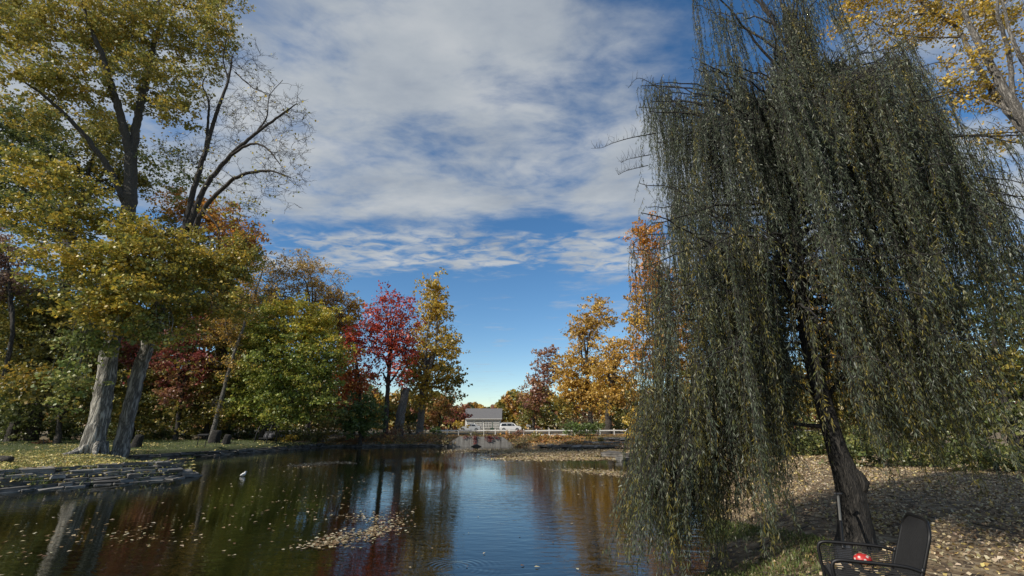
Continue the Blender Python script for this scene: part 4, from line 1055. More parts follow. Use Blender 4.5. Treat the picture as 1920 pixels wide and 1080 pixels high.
def build_concrete():
    m, nt, b = new_mat('stained_concrete')
    v = coords(nt)
    mp = N(nt, 'ShaderNodeMapping'); mp.inputs['Scale'].default_value = (2.2, .2, .12); nt.links.new(v, mp.inputs[0])
    st = N(nt, 'ShaderNodeTexNoise', i_Scale=2.0, i_Detail=8, i_Roughness=.7); nt.links.new(mp.outputs[0], st.inputs['Vector'])
    fn = N(nt, 'ShaderNodeTexNoise', i_Scale=6, i_Detail=8); nt.links.new(v, fn.inputs['Vector'])
    rp = ramp(nt, [(.34, (.07, .066, .06)), (.48, (.20, .19, .175)), (.7, (.29, .28, .26))]); nt.links.new(st.outputs[0], rp.inputs[0])
    r2 = ramp(nt, [(.3, (.7, .7, .7)), (.7, (1.05, 1.05, 1.05))]); nt.links.new(fn.outputs[0], r2.inputs[0])
    mx = N(nt, 'ShaderNodeMixRGB', blend_type='MULTIPLY', i_Fac=1); nt.links.new(rp.outputs[0], mx.inputs[1]); nt.links.new(r2.outputs[0], mx.inputs[2])
    nt.links.new(mx.outputs[0], b.inputs['Base Color']); b.inputs['Roughness'].default_value = .9
    Y = 52.0
    ax = P(833, 840, Y)[0]; bx = P(966, 840, Y)[0]; a2 = P(861, 818, Y)[0]; b2 = P(942, 820, Y)[0]
    zb = WATER - .3; zt = P(860, 818.5, Y)[2]
    cx = (ax + bx) / 2
    root = empty('concrete_headwall', (cx, Y, WATER), 'stained grey concrete wall with sloping ends where a drain meets the pond', 'wall')
    bm = bmesh.new()
    dx = P(893, 838, Y)[0]
    # outline with the drain arch left open
    arch = [(dx - .62 + 1.24 * i / 8, WATER + .02 + .2 * math.sin(PI * i / 8)) for i in range(9)]
    prof = [(ax, zb), (ax, WATER + .1), (a2, zt), (b2, zt - .05), (bx, WATER + .15), (bx, zb), (dx + .62, zb)] + arch[::-1] + [(dx - .62, zb)]
    f0 = [bm.verts.new((x - cx, 0, z - WATER)) for x, z in prof]
    face = bm.faces.new(f0)
    r = bmesh.ops.extrude_face_region(bm, geom=[face])
    for e in r['geom']:
        if isinstance(e, bmesh.types.BMVert): e.co.y += .6
    bmesh.ops.recalc_face_normals(bm, faces=bm.faces[:])
    bmesh.ops.triangulate(bm, faces=[f for f in bm.faces if len(f.verts) > 4])
    bm_obj('wall', bm, m, root)
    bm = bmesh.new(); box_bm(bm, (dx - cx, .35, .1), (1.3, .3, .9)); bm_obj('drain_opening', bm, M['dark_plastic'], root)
    # red creeper hanging over the top
    for (x, h, wd, n) in [(890, 1.0, .28, 150), (917, .62, .6, 170), (874, .3, .4, 50), (930, .35, .4, 60)]:
        X = P(x, 830, Y)[0]
        k = n; d = np.stack([X + R.standard_normal(k) * wd * .4, Y - .06 - .1 * R.random(k), zt + .06 - h * R.random(k) ** 1.6], 1)
        V, Q = leaf_quads(d, .13, .8, .1)
        o = link('creeper', np_mesh('creeper', V - np.array((X, Y, zt)), Q, np.repeat(pick('creeper', k), 4, axis=0)), M['leaf']); o.location = (X, Y, zt)
        tag(o, {890: 'longest strip of red creeper hanging down the concrete wall', 917: 'wide patch of red creeper near the middle of the concrete wall', 874: 'short wisp of red creeper at the left top of the concrete wall', 930: 'small red creeper tuft at the right top of the concrete wall'}[x], 'creeper', 'red creepers on the concrete wall')


def shrub(label, x, y, rx, ry, Y, pal, name='shrub', leaf=.16, clump=.4, cover=.9, group=None, twig=1, zoff=0):
    c = P(x, y, Y); s = scale_at(x, y, Y)
    g = gz(c[0], Y)
    bl = dict(c=np.array((c[0], Y, max(c[2], g + .35 * ry * s))), r=np.array((rx * s, max(.5, .5 * rx * s), ry * s)), pal=pal, dens=1)
    base = np.array((c[0], Y, g))
    lim = []
    for k in range(5):
        e = bl['c'] + norm(R.standard_normal(3)) * bl['r'] * .6
        lim.append([(c[0] + R.uniform(-.15, .15), Y + R.uniform(-.1, .1), g - .1, .03), (*((base + e) / 2), .025), (*e, .012)])
    return make_tree(name, label, 'shrub', base, lim, [bl], pal, leaf=leaf, clump=clump, cover=cover, bark='bark_thin', group=group, twig=twig, rmin=.008, crown='foliage')


def build_bank_plants():
    g = 'shrubs and mounds along the far bank'
    for a in [('clipped dark green hedge bush growing through the white rail', 1092, 805, 34, 14, 60.5, 'green'), ('green bush joined to the left of the clipped hedge', 1068, 800, 18, 9, 63, 'green'), ('green bush joined to the right of the clipped hedge', 1120, 802, 18, 8, 63, 'green'),
              ('orange rust mound plant under the white rail right of the wall', 1030, 822, 20, 7, 57, 'rust'), ('smaller rusty mound beside the hedge', 1052, 823, 16, 6, 57, 'rust'), ('golden brown mound overhanging the right end of the concrete wall', 952, 820, 20, 8, 53.5, 'rust'),
              ('yellow brown mound overhanging the middle of the concrete wall', 925, 817, 16, 4, 54, 'weeds'), ('orange brown mound left of the concrete wall', 800, 819, 22, 8, 54, 'rust'), ('straggly green weeds left of the concrete wall', 828, 823, 16, 9, 53, 'weeds'),
              ('bare brown thicket in front of the grey rails', 735, 815, 34, 13, 56, 'brown_red'), ('tangle of dry brown weeds under the round green tree', 700, 820, 24, 11, 55, 'weeds'), ('pale green tall weeds by the dead snag', 755, 805, 26, 12, 57, 'weeds'), ('wispy weeds at the left end of the far shore', 640, 824, 22, 10, 54, 'weeds'),
              ('dark weedy bush left of the grey rails', 600, 818, 20, 13, 53, 'olive'), ('yellow leaved weed at the end of the grey rails', 607, 814, 10, 9, 52.6, 'olive_yellow'), ('green weeds where white and grey rails meet', 815, 808, 12, 9, 60, 'green'), ('leafless brown twigs in front of the white rail', 970, 812, 15, 8, 58, 'brown_red'),
              ('low yellow flowering ground cover on the lawn by the garden swing', 535, 822, 24, 5, 48, 'yellow'), ('sprawling brown weeds between mound and ledges', 985, 826, 18, 7, 55, 'weeds'), ('dark undergrowth under the green maple', 570, 816, 40, 12, 55, 'darkgreen'), ('dark bush behind the garden swing', 470, 815, 40, 14, 53, 'darkgreen'),
              ('dark undergrowth behind the slender leaning trunk', 375, 814, 50, 16, 51, 'darkgreen'), ('dark undergrowth right of the leaning cottonwood base', 310, 816, 45, 18, 50, 'darkgreen'), ('dark undergrowth at the left edge of the lawn', 40, 800, 60, 30, 44, 'darkgreen'), ('dark undergrowth left of the pale trunk', 130, 808, 50, 25, 46, 'darkgreen'),
              ('deep dark thicket closing the wood behind the slender leaning tree', 420, 812, 60, 22, 53, 'darkgreen'), ('deep dark thicket between the two cottonwood trunks far behind', 215, 812, 55, 28, 52, 'darkgreen'), ('deep dark thicket at the far left of the wood', -20, 795, 70, 40, 50, 'darkgreen'), ('deep dark thicket left of the purple maple', 275, 812, 50, 26, 53, 'olive'), ('deep dark thicket behind the maple trunk', 520, 812, 60, 18, 55, 'darkgreen'), ('dark thicket behind the grey rails', 620, 800, 45, 20, 64, 'olive'), ('brown thicket beyond the road right of the hedge', 1160, 797, 40, 14, 80, 'olive'), ('brown thicket beyond the hedge', 1090, 795, 50, 14, 84, 'weeds'),
              ('dry tan weeds hiding the left slope of the concrete wall', 838, 826, 12, 9, 51.8, 'weeds'), ('dry tan weeds hiding the right slope of the concrete wall', 966, 828, 16, 9, 51.7, 'weeds'), ('tan reeds drooping over the top of the concrete wall', 900, 815, 26, 5, 53.2, 'weeds'),
              *[('%s on the far bank %s' % (k, w), x, y, rx, ry, Y, p) for k, w, x, y, rx, ry, Y, p in [
                  ('tan reed clump', 'below the dead snag', 752, 822, 20, 9, 54, 'weeds'), ('rusty weed clump', 'below the scarlet maple', 725, 826, 18, 7, 53.4, 'rust'), ('tan reed clump', 'in front of the yellow tree trunk', 786, 824, 16, 9, 53.6, 'weeds'), ('brown weed clump', 'under the round green tree at the shore', 668, 830, 20, 7, 53, 'brown_red'),
                  ('tan reed clump', 'just right of the concrete wall', 985, 832, 14, 7, 51.6, 'weeds'), ('rusty weed clump', 'above the lowest stone ledge', 1010, 829, 20, 6, 53, 'rust'), ('brown weed clump', 'between the lowest and middle ledges', 1070, 832, 24, 5, 50.5, 'weeds'), ('olive weed clump', 'at the right end of the middle ledge', 1115, 830, 22, 7, 51, 'olive_yellow'), ('yellow weed clump', 'beside the rusty mound under the rail', 1005, 820, 16, 7, 58, 'olive_yellow'),
                  ('tan reed clump', 'under the right end of the rail', 1150, 823, 22, 7, 57, 'weeds')]],
              ('small reddish shrub on the dark left side of the lawn', 84, 826, 8, 7, 40, 'brown_red'), ('dry grassy weeds on the bank under the small yellow tree', 1185, 835, 24, 8, 40, 'weeds'), ('brown weeds on the topmost stone ledge', 1130, 822, 26, 5, 56, 'weeds')]:
        kk = dict(leaf=.2, clump=.5)
        if a[-1] in ('weeds', 'brown_red'): kk = dict(leaf=.13, clump=.45, cover=.5, twig=5)
        shrub(*a, group=g, **kk)


def wheel(root, loc, r, w, body):
    t = bmesh.new(); bmesh.ops.create_cone(t, cap_ends=True, segments=24, radius1=r, radius2=r, depth=w, matrix=Matrix.Rotation(PI / 2, 4, 'X')); bevel_all(t, .02, 1)
    wh = empty('wheel', loc); wh.parent = root
    bm_obj('tyre', t, M['rubber'], wh)
    t = bmesh.new(); bmesh.ops.create_cone(t, cap_ends=True, segments=20, radius1=r * .64, radius2=r * .64, depth=w + .02, matrix=Matrix.Rotation(PI / 2, 4, 'X'))
    bm_obj('rim', t, M['alloy'], wh)


def car(name, label, loc, rz, col, prof, glassq, wheels, wid=1.78, belt=.95, roofz=1.5):
    """side outline lofted across the width, cabin drawn in towards the roof"""
    root = empty(name, loc, label, 'car', None, rz)
    paint, nt, b = new_mat(name + '_paint')
    nz = N(nt, 'ShaderNodeTexNoise', i_Scale=30); nt.links.new(coords(nt), nz.inputs['Vector'])
    rp = ramp(nt, [(.3, tuple(np.array(col) * .94)), (.7, col)]); nt.links.new(nz.outputs[0], rp.inputs[0]); nt.links.new(rp.outputs[0], b.inputs['Base Color'])
    b.inputs['Roughness'].default_value = .25
    try: b.inputs['Coat Weight'].default_value = .6
    except Exception: pass
    def half(z):
        tuck = 0 if z < belt else .26 * (z - belt) / (roofz - belt)
        return wid / 2 - tuck - (.05 if z < .35 else 0)
    bm = bmesh.new(); cols = []
    for f in (-1, -.94, .94, 1):
        cols.append([bm.verts.new((x, f * half(z) if abs(f) == 1 else f * half(z), z if abs(f) == 1 else z + .015)) for x, z in prof])
    n = len(prof)
    for a, c in zip(cols[:-1], cols[1:]):
        for i in range(n): bm.faces.new((a[i], a[(i + 1) % n], c[(i + 1) % n], c[i]))
    bm.faces.new(cols[0]); bm.faces.new(cols[-1][::-1])
    bmesh.ops.recalc_face_normals(bm, faces=bm.faces[:])
    bm_obj('body', bm, paint, root)
    for q in glassq:
        for s in (-1, 1):
            bm = bmesh.new(); vs = [bm.verts.new((x, s * (half(z) + .006), z)) for x, z in q]; f = bm.faces.new(vs)
            r = bmesh.ops.extrude_face_region(bm, geom=[f])
            for e in r['geom']:
                if isinstance(e, bmesh.types.BMVert): e.co.y -= s * .03
            bmesh.ops.recalc_face_normals(bm, faces=bm.faces[:]); bm_obj('side_window', bm, M['glass'], root)
    for (x, r) in wheels:
        for s in (-1, 1): wheel(root, (x, s * (wid / 2 - .09), r), r, .2, root)
    xs = [p[0] for p in prof]
    for s in (-1, 1):
        bm = bmesh.new(); box_bm(bm, (max(xs) - .06, s * wid * .36, .68), (.14, .34, .14)); bevel_all(bm, .02); bm_obj('headlight', bm, M['alloy'], root)
        bm = bmesh.new(); box_bm(bm, (min(xs) + .05, s * wid * .38, .78), (.12, .26, .2)); bevel_all(bm, .02); bm_obj('tail_light', bm, plain('tail_red', (.3, .01, .01), .3), root)
    return root


def build_street():
    # road and pavement
    bm = bmesh.new(); box_bm(bm, (0, 92, .485), (600, 7.5, .05)); o = bm_obj('road', bm, M['asphalt']); tag(o, kind='structure')
    bm = bmesh.new(); box_bm(bm, (0, 97.2, .53), (600, 2.6, .16)); o = bm_obj('pavement', bm, noise_mat('pavement_concrete', (.25, .24, .22), (.36, .35, .33), 3)); tag(o, kind='structure')
    suv = [(-2.2, .32), (-2.25, .75), (-2.2, 1.0), (-2.05, 1.42), (-1.8, 1.62), (.35, 1.64), (.75, 1.5), (1.2, 1.06), (1.95, .96), (2.2, .8), (2.25, .34), (1.8, .28), (-1.8, .28)]
    x = P(957, 800, 92.5)[0]
    car('parked_car', 'white estate car parked beyond the middle of the white rail', (x, 92.5, .51), 0, (.78, .78, .78), suv, [[(-1.9, 1.02), (-1.75, 1.5), (-.75, 1.54), (-.75, 1.02)], [(-.68, 1.02), (-.68, 1.54), (.3, 1.54), (.3, 1.02)], [(.37, 1.02), (.37, 1.53), (.6, 1.48), (.98, 1.04)]], [(-1.35, .34), (1.38, .34)], roofz=1.64, belt=1.0)
    sed = [(-2.2, .3), (-2.25, .7), (-2.15, .92), (-1.6, 1.0), (-1.05, 1.38), (-.5, 1.46), (.25, 1.44), (.95, 1.0), (1.85, .88), (2.2, .74), (2.25, .32), (1.8, .26), (-1.8, .26)]
    x = P(881, 799, 94)[0]
    car('parked_car', 'silver saloon car parked in front of the white house', (x, 94.2, .51), PI, (.42, .44, .46), sed, [[(-1.4, .98), (-1.0, 1.3), (-.35, 1.38), (-.35, .98)], [(-.28, .98), (-.28, 1.38), (.22, 1.36), (.78, .98)]], [(-1.38, .32), (1.4, .32)], roofz=1.46, belt=.95)
    # white house with lattice windows
    hx0 = P(872, 800, 112)[0]; hx1 = P(938, 800, 112)[0]; cx = (hx0 + hx1) / 2; w = hx1 - hx0; Y = 112; g0 = .45
    root = empty('house', (cx, Y, g0), 'white house with latticed windows behind the parked silver saloon', 'house')
    side = noise_mat('white_siding', (.6, .6, .58), (.72, .72, .7), 3, (.2, 1, 12), .7, .1)
    bm = bmesh.new(); box_bm(bm, (0, 3.5, 1.5), (w, 7, 3.0))
    v = [bm.verts.new(p) for p in [(-w / 2, 0, 3), (w / 2, 0, 3), (w / 2, 7, 3), (-w / 2, 7, 3), (-w / 2, 3.5, 5.2), (w / 2, 3.5, 5.2)]]
    bm.faces.new((v[0], v[4], v[3])); bm.faces.new((v[1], v[2], v[5])); bm_obj('wall', bm, side, root)
    bm = bmesh.new()
    for s in (1, -1):
        y0, y1 = (-.5, 3.5) if s == 1 else (7.5, 3.5)
        q = [bm.verts.new(p) for p in [(-w / 2 - .4, y0, 2.72), (w / 2 + .4, y0, 2.72), (w / 2 + .4, y1, 5.25), (-w / 2 - .4, y1, 5.25)]]
        f = bm.faces.new(q); r = bmesh.ops.extrude_face_region(bm, geom=[f])
        for e in r['geom']:
            if isinstance(e, bmesh.types.BMVert): e.co.z += .16
    bmesh.ops.recalc_face_normals(bm, faces=bm.faces[:])
    rf = bm_obj('roof', bm, noise_mat('grey_shingles', (.09, .09, .095), (.17, .165, .165), 14, (1, .6, 1)), root)
    bm = bmesh.new(); box_bm(bm, (w * .25, 3.8, 5.4), (.7, .7, 1.5)); bevel_all(bm, .03); bm_obj('chimney', bm, noise_mat('chimney_brick', (.16, .06, .045), (.26, .11, .08), 8), rf)
    for (x, wd) in [(-w * .36, 1.5), (-w * .12, 1.7), (w * .14, 2.0), (w * .38, 1.5)]:
        bm = bmesh.new(); box_bm(bm, (x, -.03, 1.45), (wd, .1, 1.5)); wn = bm_obj('window', bm, M['glass'], root)
        bm = bmesh.new()
        for i in range(6): box_bm(bm, (x - wd / 2 + wd * i / 5, -.1, 1.45), (.09, .06, 1.6))
        for i in range(5): box_bm(bm, (x, -.112, .7 + 1.5 * i / 4), (wd + .1, .06, .09))
        bm_obj('lattice', bm, M['white_paint'], wn)
    bm = bmesh.new(); box_bm(bm, (0, -.56, 2.74), (w + .9, .12, .12)); bm_obj('gutter', bm, M['white_paint'], root)
    bm = bmesh.new(); box_bm(bm, (w * .265, -.03, 1.05), (.9, .1, 2.05)); bevel_all(bm, .01); dr = bm_obj('door', bm, plain('door_green', (.03, .06, .045), .5), root)
    bm = bmesh.new(); box_bm(bm, (0, -.02, .2), (w + .04, .1, .5)); bm_obj('plinth', bm, M['grey_wood'], root)
    # round sign
    x = P(846, 800, 84)[0]; z0 = gz(x, 84); top = P(846, 785, 84)[2]
    root = empty('road_sign', (x, 84, z0), 'small round white road sign with reddish rim on a dark post', 'sign')
    V, Q = tube_arrays(np.array([(-.28, .06, -.1), (-.28, .06, top - z0 + 1.2)]), [.07, .06], 8, 0, True)
    link('post', np_mesh('post', V, Q), M['dark_plastic'], root)
    for nm, r, y, mt in [('rim', .36, .0, plain('sign_red', (.35, .08, .08), .5)), ('face', .30, -.03, M['white_paint'])]:
        bm = bmesh.new(); bmesh.ops.create_cone(bm, cap_ends=True, segments=32, radius1=r, radius2=r, depth=.03, matrix=Matrix.Translation((0, y, top - z0)) @ Matrix.Rotation(PI / 2, 4, 'X')); bm_obj(nm, bm, mt, root)
    bm = bmesh.new(); box_bm(bm, (0, -.055, top - z0), (.07, .015, .34)); bevel_all(bm, .004, 1); bm_obj('mark', bm, M['grey_wood'], root)
    # little white board beyond the road
    x = P(991, 800, 99)[0]; g0 = .6; zc = P(991, 798.5, 99)[2]
    root = empty('notice_board', (x, 99, g0), 'little blank white board on two posts right of the white car', 'sign')
    bm = bmesh.new(); box_bm(bm, (0, -.05, zc - g0), (.95, .05, .5)); bevel_all(bm, .01); bm_obj('board', bm, M['white_paint'], root)
    for s in (-.4, .4):
        bm = bmesh.new(); box_bm(bm, (s, 0, (zc - g0) / 2), (.07, .05, zc - g0 + .4)); bm_obj('post', bm, M['grey_wood'], root)
    # far treeline
    n = 90000
    X = R.uniform(-150, 150, n); th = 9.6 + 1.6 * np.sin(X * .09) + 1.6 * np.sin(X * .23 + 1) + 1.2 * np.sin(X * .61 + 2) + 4 * sstep(15, 60, np.abs(X + 3))
    th *= 1 - .12 * np.exp(-((X + 4) / 9) ** 2)
    Yy = R.uniform(122, 134, n); Z = .4 + th * R.random(n) ** .8
    C = np.stack([X, Yy, Z], 1); V, Q = leaf_quads(C, 1.0, .8, .4)
    blk = (np.floor(X / 5.5 + 1.5 * np.sin(Z * .7 + X)).astype(int)) % 6
    names = ['olive', 'olive_yellow', 'brown_red', 'darkgreen', 'rust', 'gold']; c = np.zeros((n, 3))
    for i, nm in enumerate(names):
        s = blk == i; c[s] = pick(nm, int(s.sum()))
    tag(link('far_woods', np_mesh('far_woods', V, Q, np.repeat(c, 4, axis=0)), M['leaf']), 'distant autumn wood closing the view beyond the houses', 'woods', None, 'stuff')


# ------------------------------------------------------------------ small things
def tube_obj(name, pts, r, mat, parent, k=8, step=.03):
    sp = smooth_path([(*p, r) for p in pts], step)
    V, Q = tube_arrays(sp[:, :3], sp[:, 3], k, 0, True)
    return link(name, np_mesh(name, V, Q), mat, parent, True)


def build_chair():
    loc = np.array((3.46, 4.72)); g0 = gz(*loc)
    root = empty('garden_chair', (loc[0], loc[1], g0), 'black metal mesh garden chair facing the pond under the willow', 'chair', None, math.atan2(.44, -.90))
    # local +x is the way the chair faces
    for s in (-1, 1):
        y = s * .37
        tube_obj('armrest', [(-.29, y, .57), (-.15, y, .60), (.2, y, .60), (.33, y, .59), (.37, y, .54), (.37, y, .42), (.36, y, .2), (.38, y, .0)], .016, M['black_metal'], root)
        tube_obj('rear_leg', [(-.29, y, .6), (-.25, y, .48), (-.25, y, .38), (-.34, y, .0)], .015, M['black_metal'], root)
        # side panel of close horizontal wires
        V = Bag()
        for i in range(26):
            z = .14 + i * .0165
            a, q = tube_arrays(np.array([(-.25, y, z), (.05, y, z), (.365, y, z)]), [.0056] * 3, 5); V.add(a, q)
        for i in range(5):
            x = -.22 + i * .145; a, q = tube_arrays(np.array([(x, y, .14), (x, y, .36), (x, y, .6)]), [.004] * 3, 5); V.add(a, q)
        link('side_panel', V.mesh('side_panel'), M['black_mesh'], root)
    # seat: woven wire sheet with rolled front
    def sheet(name, f, nu, nv, rw):
        bag = Bag()
        for i in range(nu + 1):
            pts = np.array([f(i / nu, j / 14) for j in range(15)]); a, q = tube_arrays(pts, [rw] * 15, 4); bag.add(a, q)
        for j in range(nv + 1):
            pts = np.array([f(i / 10, j / nv) for i in range(11)]); a, q = tube_arrays(pts, [rw] * 11, 4); bag.add(a, q)
        return link(name, bag.mesh(name), M['black_mesh'], root)
    def seat(u, v):
        x = -.24 + .6 * v; return (x, -.35 + .70 * u, .415 + .03 * v - .03 * math.sin(PI * v) - .02 * math.sin(PI * u) - .10 * max(0, v - .88) / .12)
    sheet('seat', seat, 44, 44, .0042)
    def back(u, v):
        half = .345 * (1 - .30 * max(0, (v - .72) / .28) ** 2.6)
        return (-.235 - .20 * v - .04 * math.sin(PI * u), (2 * u - 1) * half, .42 + .52 * v)
    sheet('backrest', back, 44, 50, .0046)
    edge = [back(0, v / 10) for v in range(11)] + [back(u / 6, 1) for u in range(1, 6)] + [back(1, 1 - v / 10) for v in range(11)]
    tube_obj('back_frame', edge, .014, M['black_metal'], root)
    tube_obj('front_rail', [(.35, -.37, .36), (.365, 0, .365), (.35, .37, .36)], .014, M['black_metal'], root)
    # spotted red thing on the seat
    rot = Matrix.Rotation(math.atan2(.44, -.90), 4, 'Z')
    sp = rot @ Vector((.02, -.25, 0)); sx, sy = loc[0] + sp.x, loc[1] + sp.y
    sz = g0 + .435
    ball = empty('spotted_toy', (sx, sy, sz), 'small red thing with white spots lying on the black chair seat', 'toy')
    bm = bmesh.new(); bmesh.ops.create_uvsphere(bm, u_segments=24, v_segments=14, radius=.07)
    for v in bm.verts:
        v.co.x *= 1.15; v.co.z = v.co.z * .75 + .055
        if v.co.z < .02: v.co.z = .02 - (.02 - v.co.z) * .3
    m, nt, b = new_mat('spotted_red'); v = coords(nt); acc = None
    for th, ph in [(0, .2), (1.2, .9), (2.5, .8), (3.7, .95), (4.9, .85), (6.0, 1.3), (1.9, 1.4), (3.1, 1.45), (4.4, 1.4), (5.4, .7)]:
        c = (math.cos(th) * math.sin(ph) * .07 * 1.15, math.sin(th) * math.sin(ph) * .07, math.cos(ph) * .07 * .75 + .055)
        dn = N(nt, 'ShaderNodeVectorMath', operation='DISTANCE'); dn.inputs[1].default_value = c; nt.links.new(v, dn.inputs[0])
        acc = dn.outputs['Value'] if acc is None else math_node(nt, 'MINIMUM', acc, dn.outputs['Value'])
    rp = ramp(nt, [(.010, (.55, .53, .48)), (.0125, (.42, .028, .026))]); nt.links.new(acc, rp.inputs[0]); nt.links.new(rp.outputs[0], b.inputs['Base Color']); b.inputs['Roughness'].default_value = .45
    bm_obj('body', bm, m, ball, True)
    # dry leaves caught on the seat
    k = 46; pts = np.stack([R.uniform(-.2, .3, k), R.uniform(-.28, .28, k), np.full(k, .43)], 1); pts[:, 1] = np.where(R.random(k) < .6, R.uniform(-.3, -.02, k), pts[:, 1])
    w = np.array([list(rot @ Vector(p)) for p in pts]) + np.array((loc[0], loc[1], g0))
    V, Q = leaf_quads(w, .07, .7, 2.5)
    tag(link('seat_litter', np_mesh('seat_litter', V, Q, np.repeat(pick('litter', k), 4, axis=0)), M['dry_leaf']), 'dry leaves gathered on the black chair seat', 'leaves', None, 'stuff')


def build_spade():
    a = P(1571, 926, 6.95); b_ = P(1577, 1030, 6.35); zb = gz(b_[0], b_[1])
    b_ = np.array((b_[0], b_[1], zb + .02))
    root = empty('spade', b_, 'spade with grey shaft leaning against the willow trunk', 'spade')
    d = a - b_; ln = np.linalg.norm(d); d /= ln
    q = lambda t: tuple(d * ln * t)
    tube_obj('shaft', [q(.60), q(.8), q(.97)], .017, plain('grey_shaft', (.09, .09, .085), .6), root)
    tube_obj('socket', [q(.24), q(.4), q(.60)], .021, M['black_metal'], root)
    s = np.array((1, 0, 0))
    tube_obj('handle', [tuple(np.array(q(1.0)) - s * .055), q(1.0), tuple(np.array(q(1.0)) + s * .055)], .018, M['dark_plastic'], root)
    nrm = np.cross(d, s)
    bm = bmesh.new(); rows = []
    for i in range(7):
        t = i / 6; w = .125 * (1 - .75 * max(0, (.35 - t) / .35) ** 2)
        rows.append([bm.verts.new(Vector(d * ln * .30 * t + s * w * (k / 3 - 1) + nrm * (.018 * (1 - (k / 3 - 1) ** 2)))) for k in range(7)])
    for r0, r1 in zip(rows[:-1], rows[1:]):
        for k in range(6): bm.faces.new((r0[k], r0[k + 1], r1[k + 1], r1[k]))
    r = bmesh.ops.solidify(bm, geom=bm.faces[:], thickness=.004)
    bm_obj('blade', bm, plain('spade_steel', (.16, .16, .165), .45, .6), root, True)


